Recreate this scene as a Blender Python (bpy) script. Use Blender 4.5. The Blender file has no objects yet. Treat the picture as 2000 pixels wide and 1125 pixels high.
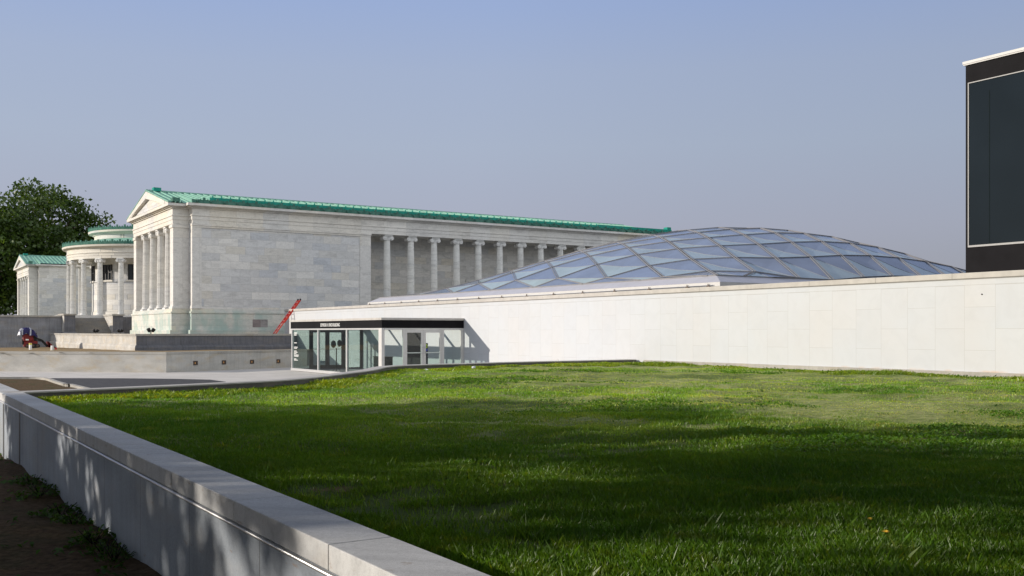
import bpy, math, random
import numpy as np
from mathutils import Vector

random.seed(7)
rng = np.random.default_rng(11)
sc = bpy.context.scene
COL = sc.collection
EZ = 2.2                                   # eye height above the plaza; z below is measured from the eye
F, S, C, HY = 1960.0, 0.5395, 0.842, 648.0  # measured focal length, camera heading, horizon


def W(px, t):
    """plan position at forward distance t for a bearing measured on the photograph"""
    a = (px - 1000) / F
    return (t * (S + C * a), t * (C - S * a))


def G(px, py, z):
    """plan position of a point seen at px, py that lies on the level z"""
    return W(px, -z * F / (py - HY))


def TR(t, r):
    return (S * t + C * r, C * t - S * r)


# ------------------------------------------------------------------ mesh building
class MB:
    def __init__(s):
        s.v, s.f, s.m, s.smooth = [], [], [], []

    def add(s, vs, fs, mi=0, smooth=False):
        o = len(s.v)
        s.v += [tuple(p) for p in vs]
        for f in fs:
            s.f.append(tuple(i + o for i in f)); s.m.append(mi); s.smooth.append(smooth)
        return s

    def box(s, x0, x1, y0, y1, z0, z1, mi=0):
        return s.add([(x0, y0, z0), (x1, y0, z0), (x1, y1, z0), (x0, y1, z0), (x0, y0, z1), (x1, y0, z1), (x1, y1, z1), (x0, y1, z1)],
                     [(0, 3, 2, 1), (4, 5, 6, 7), (0, 1, 5, 4), (1, 2, 6, 5), (2, 3, 7, 6), (3, 0, 4, 7)], mi)

    def obox(s, c, ux, uy, hx, hy, z0, z1, mi=0):
        """box with plan axes ux, uy (unit vectors)"""
        vs = []
        for z in (z0, z1):
            for a, b in ((-1, -1), (1, -1), (1, 1), (-1, 1)):
                vs.append((c[0] + a * hx * ux[0] + b * hy * uy[0], c[1] + a * hx * ux[1] + b * hy * uy[1], z))
        return s.add(vs, [(0, 3, 2, 1), (4, 5, 6, 7), (0, 1, 5, 4), (1, 2, 6, 5), (2, 3, 7, 6), (3, 0, 4, 7)], mi)

    def layers(s, x0, x1, y0, y1, st, mi=0):
        for z0, z1, o in st:
            s.box(x0 - o, x1 + o, y0 - o, y1 + o, z0, z1, mi)
        return s

    def prism(s, poly, z0, z1, mi=0):
        n = len(poly)
        vs = [(p[0], p[1], z0) for p in poly] + [(p[0], p[1], z1) for p in poly]
        fs = [tuple(range(n - 1, -1, -1)), tuple(range(n, 2 * n))] + [(i, (i + 1) % n, n + (i + 1) % n, n + i) for i in range(n)]
        return s.add(vs, fs, mi)

    def yz_prism(s, poly, x0, x1, mi=0):
        n = len(poly)
        vs = [(x0, p[0], p[1]) for p in poly] + [(x1, p[0], p[1]) for p in poly]
        fs = [tuple(range(n - 1, -1, -1)), tuple(range(n, 2 * n))] + [(i, (i + 1) % n, n + (i + 1) % n, n + i) for i in range(n)]
        return s.add(vs, fs, mi)

    def xz_prism(s, poly, y0, y1, mi=0):
        n = len(poly)
        vs = [(p[0], y0, p[1]) for p in poly] + [(p[0], y1, p[1]) for p in poly]
        fs = [tuple(range(n - 1, -1, -1)), tuple(range(n, 2 * n))] + [(i, (i + 1) % n, n + (i + 1) % n, n + i) for i in range(n)]
        return s.add(vs, fs, mi)

    def lathe(s, prof, c, seg=48, a0=0, a1=2 * math.pi, mi=0, smooth=True, flute=0):
        full = abs(a1 - a0 - 2 * math.pi) < 1e-6
        n = seg if full else seg + 1
        vs, fs = [], []
        for r, z in prof:
            for k in range(n):
                a = a0 + (a1 - a0) * k / seg
                q = r * (1 - flute * (k % 2)) if flute else r
                vs.append((c[0] + q * math.cos(a), c[1] + q * math.sin(a), z))
        for i in range(len(prof) - 1):
            for k in range(seg):
                k2 = (k + 1) % n
                fs.append((i * n + k, i * n + k2, (i + 1) * n + k2, (i + 1) * n + k))
        return s.add(vs, fs, mi, smooth)

    def disc(s, c, r, z, seg=32, mi=0):
        return s.add([(c[0] + r * math.cos(2 * math.pi * k / seg), c[1] + r * math.sin(2 * math.pi * k / seg), z) for k in range(seg)],
                     [tuple(range(seg))], mi)

    def tube(s, pts, r, seg=8, mi=0, caps=True, smooth=True):
        pts = [Vector(p) for p in pts]
        rs = r if isinstance(r, (list, tuple)) else [r] * len(pts)
        vs, fs = [], []
        for i, p in enumerate(pts):
            d = (pts[min(i + 1, len(pts) - 1)] - pts[max(i - 1, 0)]).normalized()
            u = d.cross(Vector((0, 0, 1)))
            if u.length < 1e-3:
                u = d.cross(Vector((1, 0, 0)))
            u.normalize(); w = u.cross(d)
            for k in range(seg):
                a = 2 * math.pi * k / seg
                vs.append(p + u * (rs[i] * math.cos(a)) + w * (rs[i] * math.sin(a)))
        for i in range(len(pts) - 1):
            for k in range(seg):
                fs.append((i * seg + k, i * seg + (k + 1) % seg, (i + 1) * seg + (k + 1) % seg, (i + 1) * seg + k))
        if caps:
            fs.append(tuple(range(seg - 1, -1, -1))); fs.append(tuple(range((len(pts) - 1) * seg, len(pts) * seg)))
        return s.add(vs, fs, mi, smooth)

    def bar(s, p, q, w, h, mi=0):
        """rectangular bar from p to q"""
        p, q = Vector(p), Vector(q)
        d = (q - p).normalized()
        u = d.cross(Vector((0, 0, 1)))
        if u.length < 1e-3:
            u = Vector((1, 0, 0))
        u.normalize(); n = u.cross(d)
        vs = [b + u * (i * w / 2) + n * (j * h / 2) for b in (p, q) for i, j in ((-1, -1), (1, -1), (1, 1), (-1, 1))]
        return s.add(vs, [(0, 3, 2, 1), (4, 5, 6, 7), (0, 1, 5, 4), (1, 2, 6, 5), (2, 3, 7, 6), (3, 0, 4, 7)], mi)

    def sweep(s, path, prof, closed_prof=True, mi=0):
        """profile [(offset to the left of travel, z)] swept along a plan polyline"""
        P = [Vector((p[0], p[1])) for p in path]
        n, k = len(P), len(prof)
        vs, fs = [], []
        for i in range(n):
            d0 = (P[i] - P[i - 1]).normalized() if i else (P[1] - P[0]).normalized()
            d1 = (P[i + 1] - P[i]).normalized() if i < n - 1 else d0
            n0, n1 = Vector((-d0.y, d0.x)), Vector((-d1.y, d1.x))
            m = (n0 + n1).normalized(); m /= max(.3, m.dot(n0))
            for o, z in prof:
                q = P[i] + m * o
                vs.append((q.x, q.y, z))
        for i in range(n - 1):
            for j in range(k if closed_prof else k - 1):
                fs.append((i * k + j, (i + 1) * k + j, (i + 1) * k + (j + 1) % k, i * k + (j + 1) % k))
        if closed_prof:
            fs.append(tuple(range(k))); fs.append(tuple(range(n * k - 1, (n - 1) * k - 1, -1)))
        return s.add(vs, fs, mi)

    def blob(s, c, rx, ry, rz, seg=10, rings=6, mi=0):
        vs, fs = [], []
        for i in range(rings + 1):
            ph = math.pi * i / rings
            for k in range(seg):
                a = 2 * math.pi * k / seg
                vs.append((c[0] + rx * math.sin(ph) * math.cos(a), c[1] + ry * math.sin(ph) * math.sin(a), c[2] + rz * math.cos(ph)))
        for i in range(rings):
            for k in range(seg):
                fs.append((i * seg + k, i * seg + (k + 1) % seg, (i + 1) * seg + (k + 1) % seg, (i + 1) * seg + k))
        return s.add(vs, fs, mi, True)

    def build(s, name, mat, parent=None, bevel=0, world=True):
        me = bpy.data.meshes.new(name)
        off = Vector((0, 0, EZ)) if world else Vector((0, 0, 0))
        if parent is not None and world:
            p = parent
            while p is not None:
                off = off - Vector(p.location); p = p.parent
        me.from_pydata([(v[0] + off.x, v[1] + off.y, v[2] + off.z) for v in s.v], [], s.f)
        for m in (mat if isinstance(mat, (list, tuple)) else [mat]):
            me.materials.append(m)
        me.polygons.foreach_set('material_index', s.m)
        me.polygons.foreach_set('use_smooth', s.smooth)
        me.update()
        o = bpy.data.objects.new(name, me)
        COL.objects.link(o)
        o.parent = parent
        if bevel:
            b = o.modifiers.new('bevel', 'BEVEL'); b.width = bevel; b.segments = 2; b.limit_method = 'ANGLE'
        return o


def tag(o, label=None, cat=None, group=None, kind=None):
    if label: o['label'] = label
    if cat: o['category'] = cat
    if group: o['group'] = group
    if kind: o['kind'] = kind
    return o


def empty(name, loc, label, cat, group=None, rz=0):
    o = bpy.data.objects.new(name, None)
    o.empty_display_size = .3
    COL.objects.link(o)
    o.location = (loc[0], loc[1], loc[2] + EZ)
    o.rotation_euler = (0, 0, rz)
    return tag(o, label, cat, group)


def copy_tree(o, parent=None):
    c = o.copy(); COL.objects.link(c); c.parent = parent
    for ch in list(o.children):
        copy_tree(ch, c)
    return c


# ------------------------------------------------------------------ materials
def mat(name, build):
    m = bpy.data.materials.new(name)
    m.use_nodes = True
    nt = m.node_tree
    for n in list(nt.nodes):
        nt.nodes.remove(n)
    out = nt.nodes.new('ShaderNodeOutputMaterial')
    N = Nodes(nt)
    sh = build(N)
    nt.links.new(sh, out.inputs['Surface'])
    return m


class Nodes:
    def __init__(s, nt): s.nt = nt

    def n(s, kind, **kw):
        nd = s.nt.nodes.new('ShaderNode' + kind)
        for k, v in kw.items():
            if k.startswith('_'):
                setattr(nd, k[1:], v); continue
            k2 = int(k[1:]) if k[0] == 'i' and k[1:].isdigit() else k.replace('__', ' ')
            if hasattr(v, 'is_linked') or isinstance(v, bpy.types.NodeSocket):
                s.nt.links.new(v, nd.inputs[k2])
            else:
                nd.inputs[k2].default_value = v
        return nd

    def pos(s): return s.n('NewGeometry').outputs['Position']

    def xyz(s, v):
        q = s.n('SeparateXYZ', i0=v)
        return q.outputs[0], q.outputs[1], q.outputs[2]

    def comb(s, x, y, z): return s.n('CombineXYZ', i0=x, i1=y, i2=z).outputs[0]

    def math(s, op, a, b=0.0, c=0.0): return s.n('Math', _operation=op, i0=a, i1=b, i2=c).outputs[0]

    def scale(s, v, sc):
        return s.n('Mapping', Vector=v, Scale=sc).outputs[0]

    def noise(s, v, scale, detail=4, rough=.55, dist=0):
        return s.n('TexNoise', Vector=v, Scale=scale, Detail=detail, Roughness=rough, Distortion=dist).outputs['Fac']

    def ramp(s, f, stops):
        r = s.n('ValToRGB', Fac=f)
        cr = r.color_ramp
        while len(cr.elements) > 1:
            cr.elements.remove(cr.elements[0])
        cr.elements[0].position = stops[0][0]; cr.elements[0].color = col4(stops[0][1])
        for p, c in stops[1:]:
            e = cr.elements.new(p); e.color = col4(c)
        return r.outputs['Color']

    def mix(s, f, a, b, mode='MIX'):
        nd = s.n('Mix', _data_type='RGBA', _blend_type=mode)
        for i, v in ((0, f), (6, a), (7, b)):
            if isinstance(v, bpy.types.NodeSocket): s.nt.links.new(v, nd.inputs[i])
            else: nd.inputs[i].default_value = v if i == 0 else col4(v)
        return nd.outputs[2]

    def pbr(s, col, rough=.7, spec=.3, metal=0.0, normal=None, **kw):
        d = dict(Roughness=rough, Metallic=metal)
        d['Base__Color'] = col if isinstance(col, bpy.types.NodeSocket) else col4(col)
        d['Specular__IOR__Level'] = spec
        if normal is not None: d['Normal'] = normal
        d.update(kw)
        return s.n('BsdfPrincipled', **d).outputs[0]

    def bump(s, h, strength=.3, dist=.02):
        return s.n('Bump', Strength=strength, Distance=dist, Height=h).outputs[0]


def col4(c): return (c, c, c, 1) if isinstance(c, (int, float)) else (tuple(c) + (1,) if len(c) == 3 else tuple(c))


def brick(N, vec, w, h, mortar, c1, c2, cm, offset=.5, bias=0):
    b = N.n('TexBrick', _offset=offset, _squash=1.0, Vector=vec, Color1=col4(c1), Color2=col4(c2), Mortar=col4(cm), Scale=1.0)
    b.inputs['Mortar Size'].default_value = mortar
    b.inputs['Mortar Smooth'].default_value = .1
    b.inputs['Bias'].default_value = bias
    b.inputs['Brick Width'].default_value = w
    b.inputs['Row Height'].default_value = h
    return b.outputs['Color'], b.outputs['Fac']


def marble(name, a, b, w=1.38, h=.53, joint=.006, vein=.45, stain=None, z0=.28):
    def f(N):
        p = N.pos(); x, y, z = N.xyz(p)
        u = N.math('ADD', x, y)
        v = N.comb(u, N.math('ADD', z, z0), 0.0)
        wob = N.n('TexNoise', Vector=N.comb(N.math('FLOOR', N.math('DIVIDE', N.math('ADD', z, z0), h)), 0.0, 0.0), Scale=3.7).outputs['Fac']
        v = N.comb(N.math('ADD', u, N.math('MULTIPLY', wob, 2.2)), N.math('ADD', z, z0), 0.0)
        c, fac = brick(N, v, w, h, joint, 0.0, 1.0, .5)
        mid = tuple((i + j) / 2 for i, j in zip(a, b))
        warm = tuple(i * k for i, k in zip(mid, (1.05, 1.0, .9)))
        cb = N.ramp(c, [(0, a), (.3, warm), (.5, mid), (.75, tuple(i * .92 for i in mid)), (1, b)])
        # each block carries its own drift of grey cloud
        cv = N.comb(N.math('MULTIPLY', u, .8), N.math('MULTIPLY', z, 2.2), N.math('MULTIPLY', N.n('SeparateColor', Color=c).outputs[0], 37.0))
        cl = N.noise(cv, 1.3, 6, .62, 1.2)
        cb = N.mix(vein, cb, N.ramp(cl, [(.3, .55), (.48, .95), (.62, 1.08), (.75, .8)]), 'MULTIPLY')
        ve = N.noise(cv, 2.2, 5, .6, 3.0)
        cb = N.mix(N.ramp(ve, [(.47, 0), (.5, .32), (.53, 0)]), cb, (.18, .19, .21))
        fine = N.noise(N.scale(p, (1, 1, .35)), 9, 4)
        cb = N.mix(.18, cb, N.ramp(fine, [(.3, .75), (.7, 1.1)]), 'MULTIPLY')
        if stain:
            sm = N.noise(N.scale(p, (.8, .8, .5)), 1.1, 3)
            low = N.n('MapRange', Value=z, i1=stain[1], i2=stain[1] + .4, i3=1.0, i4=0.0).outputs[0]
            cb = N.mix(N.math('MULTIPLY', N.ramp(sm, [(.4, 0), (.6, .75)]), low), cb, stain[0])
        cb = N.mix(N.math('MULTIPLY', fac, .55), cb, (.2, .19, .17))
        return N.pbr(cb, .65, .25, normal=N.bump(N.math('SUBTRACT', 1.0, fac), .25, .01))
    return mat(name, f)


def granite(name, base, w, h, joint=.004, warm=.25, streak=.4, rot=False, stain=0.0):
    def f(N):
        p = N.pos(); x, y, z = N.xyz(p)
        u = N.math('ADD', x, y)
        if w:
            c, fac = brick(N, N.comb(u, N.math('ADD', z, .02), 0.0), w, h, joint, .0, 1.0, .5, offset=0.0 if rot else .5)
        sp = N.noise(p, 260, 2, .7)
        sp2 = N.noise(p, 900, 1, .5)
        big = N.noise(N.scale(p, (.5, .5, 1.1)), 1.6, 5)
        stv = N.noise(N.comb(N.math('MULTIPLY', u, 5.0), N.math('MULTIPLY', z, .5), 0.0), 1.5, 4)
        cb = N.mix(.55, base, N.ramp(sp, [(.32, .5), (.5, 1.0), (.68, 1.35)]), 'MULTIPLY')
        cb = N.mix(.25, cb, N.ramp(sp2, [(.35, .4), (.6, 1.2)]), 'MULTIPLY')
        cb = N.mix(.8, cb, N.ramp(big, [(.3, .74), (.7, 1.12)]), 'MULTIPLY')
        md = N.noise(p, 34, 4, .7)
        cb = N.mix(.5, cb, N.ramp(md, [(.3, .72), (.5, 1.0), (.72, 1.14)]), 'MULTIPLY')
        cb = N.mix(streak, cb, N.ramp(stv, [(.35, .72), (.55, 1.0), (.8, 1.1)]), 'MULTIPLY')
        cb = N.mix(N.ramp(N.noise(N.scale(p, (1, 1, 2.5)), 1.2, 4), [(.5, 0), (.72, warm)]), cb, (.42, .33, .2))
        if stain:
            cb = N.mix(N.ramp(N.noise(N.scale(p, (2, 2, 9)), 2.3, 5), [(.66, 0), (.74, stain)]), cb, (.22, .12, .045))
        if w:
            cb = N.mix(.35, cb, N.ramp(c, [(0, .8), (1, 1.1)]), 'MULTIPLY')
            cb = N.mix(N.math('MULTIPLY', fac, .8), cb, (.07, .065, .06))
        return N.pbr(cb, .7, .25, normal=N.bump(sp, .12, .004))
    return mat(name, f)


def plain(name, col, rough=.5, metal=0.0, var=.15, spec=.4, scale=6):
    def f(N):
        nz = N.noise(N.pos(), scale, 5)
        c = N.mix(1.0, col, N.ramp(nz, [(.3, 1 - var), (.7, 1 + var * .4)]), 'MULTIPLY')
        return N.pbr(c, rough, spec, metal)
    return mat(name, f)


M = {}
M['marble'] = marble('temple marble', (.49, .51, .54), (.69, .675, .64), stain=None)
M['marble_dark'] = marble('porch wall marble', (.49, .49, .49), (.68, .65, .60), vein=.6)
M['marble_base'] = marble('base marble', (.54, .55, .52), (.70, .68, .62), w=2.0, h=.42, stain=((.30, .42, .39), 1.28 + EZ), z0=-.1)
M['marble_trim'] = marble('moulded marble', (.58, .575, .56), (.72, .70, .655), w=1.9, h=9.0, joint=.004, vein=.5)
M['column'] = marble('column marble', (.68, .685, .67), (.75, .74, .715), w=99, h=1.9, joint=.003, vein=.55)
M['granite'] = granite('grey granite', (.55, .56, .565), 0, 0, warm=.25, stain=.6)
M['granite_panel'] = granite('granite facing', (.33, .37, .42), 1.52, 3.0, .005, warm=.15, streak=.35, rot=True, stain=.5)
M['granite_low'] = granite('granite low wall', (.50, .485, .45), 1.7, 3.0, .004, warm=.5, streak=.3, rot=True)
M['granite_dark'] = granite('granite masonry', (.15, .155, .175), 2.1, 1.2, .006, warm=.1, streak=.7)
M['granite_mid'] = granite('mid grey granite', (.25, .255, .275), 2.1, 1.2, .006, warm=.15, streak=.6)  # mid grey stone for the boundary wall and pier bases
M['granite_kerb'] = granite('kerb granite', (.40, .385, .35), 0, 0, warm=.3)


def white_wall(N):
    p = N.pos(); x, y, z = N.xyz(p)
    zz = N.math('SUBTRACT', z, EZ)
    # upright slabs in staggered columns; a low course runs under the coping
    u = N.math('DIVIDE', N.math('SUBTRACT', y, 15.96), .869)
    c, fac = brick(N, N.comb(N.math('ADD', zz, 1.058 - 1.14 + 2.28 - .57), N.math('MULTIPLY', u, .869), 0.0), 1.14, .869, .0045, 0.0, 1.0, .5)
    top = N.math('LESS_THAN', N.math('ABSOLUTE', N.math('SUBTRACT', zz, 1.235)), .006)
    hi = N.math('GREATER_THAN', zz, 1.24)
    fac = N.math('MAXIMUM', N.math('MULTIPLY', fac, N.math('SUBTRACT', 1.0, hi)), top)
    cb = N.ramp(c, [(0, (.49, .515, .545)), (.4, (.495, .522, .552)), (.75, (.502, .522, .545)), (1, (.485, .512, .545))])
    big = N.noise(N.scale(p, (1, 1, .8)), .55, 5)
    cb = N.mix(.5, cb, N.ramp(big, [(.3, (1, .95, .9)), (.6, 1)]), 'MULTIPLY')
    cl = N.noise(N.comb(N.math('MULTIPLY', N.n('SeparateColor', Color=c).outputs[0], 30.0), y, z), 1.8, 5, .6, 1.0)
    cb = N.mix(.35, cb, N.ramp(cl, [(.3, .88), (.55, 1.0)]), 'MULTIPLY')
    cb = N.mix(N.math('MULTIPLY', fac, .5), cb, (.27, .26, .24))
    rust = N.n('MapRange', Value=zz, i1=-1.05, i2=-.99, i3=1.0, i4=0.0).outputs[0]
    rn = N.ramp(N.noise(N.scale(p, (1, 1, 1)), .9, 4), [(.5, 0), (.65, .8)])
    rust = N.math('MULTIPLY', rust, N.math('LESS_THAN', y, 20.0))
    cb = N.mix(N.math('MULTIPLY', rust, rn), cb, (.50, .30, .13))
    return N.pbr(cb, .6, .3)


M['white'] = mat('white marble slabs', white_wall)


def copper(name, a, b, lo=.35):
    def f(N):
        p = N.pos()
        n1 = N.noise(N.scale(p, (1, 1, .5)), 3.0, 5)
        c = N.ramp(n1, [(.3, a), (.65, b)])
        st = N.noise(N.scale(p, (2.2, .5, .5)), 1.6, 5, .65)
        c = N.mix(N.ramp(st, [(.5, 0), (.7, .5)]), c, tuple(i * .45 + k for i, k in zip(a, (.06, .045, .03))))
        c = N.mix(N.ramp(N.noise(p, 7, 4), [(.35, .25), (.6, 0)]), c, tuple(min(1, i * 1.5) for i in b))
        return N.pbr(c, .8, .1)
    return mat(name, f)


M['copper_light'] = copper('copper roof', (.16, .33, .265), (.24, .43, .35))
M['copper'] = copper('copper gutter', (.012, .20, .155), (.03, .28, .215))
M['copper_dark'] = copper('dark copper cresting', (.025, .095, .075), (.08, .19, .15))
M['bronze'] = plain('black metal', (.012, .013, .014), .45, 0, .2)
M['dark_panel'] = plain('black cladding', (.011, .0105, .012), .7, 0, .25, .06, 1.5)
M['alu'] = plain('aluminium', (.62, .62, .62), .35, .5, .08)
M['alu_white'] = plain('white aluminium', (.52, .515, .50), .5, .0, .06, .3)
M['frame_thin'] = plain('thin frame metal', (.34, .34, .33), .5, .0, .06, .2)
M['zinc'] = plain('roof edge metal', (.50, .50, .54), .45, .35, .08, scale=2)
M['coping'] = plain('stone coping', (.46, .44, .41), .7, 0, .15, .2, 3)
M['mullion'] = plain('dome glazing bar', (.21, .21, .22), .6, 0, .12, .2)
M['steel'] = plain('steel strip', (.5, .51, .53), .5, .5, .1)
M['red'] = plain('red fibreglass', (.50, .02, .025), .5, 0, .2)
M['orange'] = plain('orange red rail', (.62, .045, .02), .5, 0, .2)
M['red_paint'] = plain('dull red paint', (.20, .012, .012), .5, 0, .4)
M['rubber'] = plain('black rubber', (.015, .015, .015), .8, 0, .2)
M['tarp'] = plain('violet tarpaulin', (.016, .014, .085), .5, 0, .4, .25)
M['tarp_silver'] = plain('silver tarpaulin', (.42, .43, .48), .45, .2, .45)
M['pipe'] = plain('white plastic', (.75, .74, .70), .5, 0, .08)
M['yellow'] = plain('yellow cap', (.75, .62, .03), .5, 0, .1)
M['amber'] = plain('amber lens', (.50, .26, .10), .3, .3, .2)
M['rust'] = plain('rusty steel box', (.12, .085, .065), .7, .2, .4, .3, 25)
M['white_paint'] = plain('white lettering', (.80, .80, .78), .5)
M['lime'] = plain('lime emblem', (.45, .62, .03), .5)
M['blue'] = plain('blue emblem', (.03, .05, .45), .5)
M['paper'] = plain('paper', (.75, .78, .82), .7)
M['petal'] = plain('dandelion petals', (.78, .50, .02), .7)
M['stain_stone'] = marble('stained block', (.16, .12, .14), (.50, .50, .47), w=9, h=9, vein=1.0)


def glass_sheet(tint, refl=1.0):
    def f(N):
        fr = N.n('Fresnel', IOR=1.5).outputs[0]
        tr = N.n('BsdfTransparent', Color=col4(tint)).outputs[0]
        gl = N.n('BsdfGlossy', Roughness=.02, Color=(1, 1, 1, 1)).outputs[0]
        return N.n('MixShader', i0=N.math('MULTIPLY', N.math('MULTIPLY', fr, refl), N.math('SUBTRACT', 1.0, N.n('NewGeometry').outputs['Backfacing'])), i1=tr, i2=gl).outputs[0]
    return f


M['glass'] = mat('clear glass', glass_sheet((.69, .77, .745), 1.2))
M['glass_end'] = mat('low iron glass', glass_sheet((.93, .96, .95), .6))
M['glass_roof'] = mat('roof light glass', glass_sheet((.98, .98, .975), .12))
M['glass_dark'] = mat('dark glass', lambda N: N.pbr(N.mix(N.noise(N.pos(), .3, 2), (.004, .008, .011), (.012, .02, .028)), .02, .18))


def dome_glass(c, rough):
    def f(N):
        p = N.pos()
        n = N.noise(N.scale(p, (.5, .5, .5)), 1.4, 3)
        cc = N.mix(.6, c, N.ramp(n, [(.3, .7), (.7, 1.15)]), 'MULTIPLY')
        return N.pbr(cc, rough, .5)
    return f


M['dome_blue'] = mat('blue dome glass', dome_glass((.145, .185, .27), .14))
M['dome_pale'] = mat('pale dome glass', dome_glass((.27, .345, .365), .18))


def soil(N):
    p = N.pos()
    a = N.noise(p, 1.1, 6, .6); b = N.noise(p, 14, 6, .7)
    c = N.ramp(b, [(.3, (.045, .028, .014)), (.5, (.10, .066, .036)), (.72, (.17, .12, .07))])
    c = N.mix(N.ramp(a, [(.48, 0), (.66, .55)]), c, (.045, .06, .02))
    return N.pbr(c, .95, .1, normal=N.bump(b, .9, .05))


M['soil'] = mat('bare soil', soil)


def terrace_soil(N):
    p = N.pos()
    b = N.noise(p, 6, 6, .7)
    c = N.ramp(b, [(.3, (.16, .11, .06)), (.7, (.33, .25, .14))])
    return N.pbr(c, .95, .1)


M['terrace_soil'] = mat('dry terrace soil', terrace_soil)


def lawn_soil(N):
    p = N.pos()
    a = N.noise(N.scale(p, (1, 1, 1)), .55, 5, .6); b = N.noise(p, 22, 5, .7); d = N.noise(p, 2.6, 5, .65)
    x, y, z = N.xyz(p)
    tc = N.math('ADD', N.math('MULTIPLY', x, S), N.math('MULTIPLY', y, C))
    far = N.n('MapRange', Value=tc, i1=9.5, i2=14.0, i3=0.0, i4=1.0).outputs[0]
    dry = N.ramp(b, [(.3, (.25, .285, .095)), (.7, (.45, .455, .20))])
    near_turf = N.ramp(b, [(.3, (.035, .055, .012)), (.7, (.085, .105, .03))])  # darker ground colour nearest the viewer
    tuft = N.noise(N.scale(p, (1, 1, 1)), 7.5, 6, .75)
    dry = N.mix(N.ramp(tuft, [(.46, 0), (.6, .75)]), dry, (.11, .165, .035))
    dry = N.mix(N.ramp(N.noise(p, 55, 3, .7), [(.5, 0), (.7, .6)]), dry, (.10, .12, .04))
    c = N.mix(far, near_turf, dry)
    c = N.mix(N.ramp(a, [(.4, 0), (.62, .8)]), c, (.065, .105, .022))
    c = N.mix(N.ramp(d, [(.6, 0), (.68, .8)]), c, (.16, .11, .06))
    return N.pbr(c, .95, .1, normal=N.bump(b, .8, .03))


M['lawn'] = mat('thin turf', lawn_soil)


def concrete(name, a, b):
    def f(N):
        p = N.pos(); x, y, z = N.xyz(p)
        n1 = N.noise(p, .5, 6, .6); n2 = N.noise(p, 18, 5, .7)
        c = N.ramp(n1, [(.3, a), (.7, b)])
        c = N.mix(.4, c, N.ramp(n2, [(.3, .8), (.7, 1.1)]), 'MULTIPLY')
        g, fac = brick(N, N.comb(x, y, 0.0), 3.0, 3.0, .012, 0.0, 1.0, .5, offset=0.0)
        c = N.mix(N.math('MULTIPLY', fac, .5), c, (.2, .19, .17))
        return N.pbr(c, .85, .2)
    return mat(name, f)


M['concrete'] = concrete('pale concrete', (.46, .44, .41), (.56, .535, .50))
M['asphalt'] = mat('asphalt', lambda N: N.pbr(N.ramp(N.noise(N.pos(), 3, 8, .7), [(.3, (.035, .036, .042)), (.7, (.075, .075, .08))]), .9, .2))
M['earth'] = mat('open ground', lambda N: N.pbr(N.ramp(N.noise(N.pos(), .05, 6, .6), [(.3, (.06, .09, .025)), (.7, (.14, .13, .07))]), .95, .1))


def leafy(name, dark, light, trans=.35, warm=(.16, .15, .02), attr=False):
    def f(N):
        p = N.pos()
        n1 = N.noise(p, .45, 3); n2 = N.noise(p, 3.0, 2)
        c = N.mix(N.ramp(n1, [(.35, 0), (.65, 1)]), dark, light)
        c = N.mix(N.ramp(n2, [(.55, 0), (.75, .5)]), c, warm)
        if attr:
            t = N.n('Attribute', _attribute_name='tint').outputs['Color']
            c = N.mix(1.0, c, t, 'MULTIPLY')
        d = N.n('BsdfDiffuse', Color=c).outputs[0]
        g = N.n('BsdfGlossy', Color=(1, 1, 1, 1), Roughness=.45).outputs[0]
        t = N.n('BsdfTranslucent', Color=N.mix(1.0, c, (1.25, 1.15, .5), 'MULTIPLY')).outputs[0]
        s1 = N.n('MixShader', i0=trans, i1=d, i2=t).outputs[0]
        return N.n('MixShader', i0=.03, i1=s1, i2=g).outputs[0]
    return mat(name, f)


M['leaf'] = leafy('tree leaves', (.024, .056, .009), (.07, .12, .016), warm=(.14, .15, .022))
M['grass'] = leafy('grass blades', (.060, .145, .008), (.135, .245, .014), .45, (.25, .28, .03), True)
M['weed'] = leafy('weed leaves', (.05, .13, .010), (.11, .215, .017), .35, (.14, .17, .03), True)
M['bark'] = plain('bark', (.07, .052, .038), .9, 0, .4, .1, 8)

# ------------------------------------------------------------------ ground
XO, XI, CAP = 1.90, 2.248, -1.045
XW = 24.5
LAWN_Z = -1.20
KERB = [(2.0, 19.15), (3.6, 19.55), (5.0, 19.95), (6.4, 20.45), (7.8, 21.15), (9.1, 22.35), (10.4, 23.8), (11.4, 24.9),
        (12.2, 26.0), (13.0, 27.2), (13.9, 28.0), (15.0, 28.4), (16.5, 28.65), (19.1, 29.15), (22.1, 29.3), (24.42, 29.4)]


def smooth_path(P, n=4):
    out = []
    Q = [P[0]] + P + [P[-1]]
    for i in range(1, len(Q) - 2):
        p0, p1, p2, p3 = (np.array(q) for q in Q[i - 1:i + 3])
        for k in range(n):
            t = k / n
            out.append(tuple(.5 * (2 * p1 + (p2 - p0) * t + (2 * p0 - 5 * p1 + 4 * p2 - p3) * t * t + (3 * p1 - p0 - 3 * p2 + p3) * t ** 3)))
    out.append(P[-1])
    return out


KP = smooth_path(KERB)
KX = np.array([p[0] for p in KP]); KY = np.array([p[1] for p in KP])


def lumps(x, y):
    return .035 * np.sin(x * .9 + .6 * np.sin(y * .7)) * np.sin(y * .8 + 1.3) + .02 * np.sin(x * 2.3 + y * 1.7) + .012 * np.sin(x * 5.1 - y * 4.3)


def lawn_z(x, y):
    e = np.clip(np.minimum(np.minimum(x - XI, XW - x), np.interp(x, KX, KY) - y) / 1.2, 0, 1)
    return LAWN_Z + lumps(x, y) * e


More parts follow.
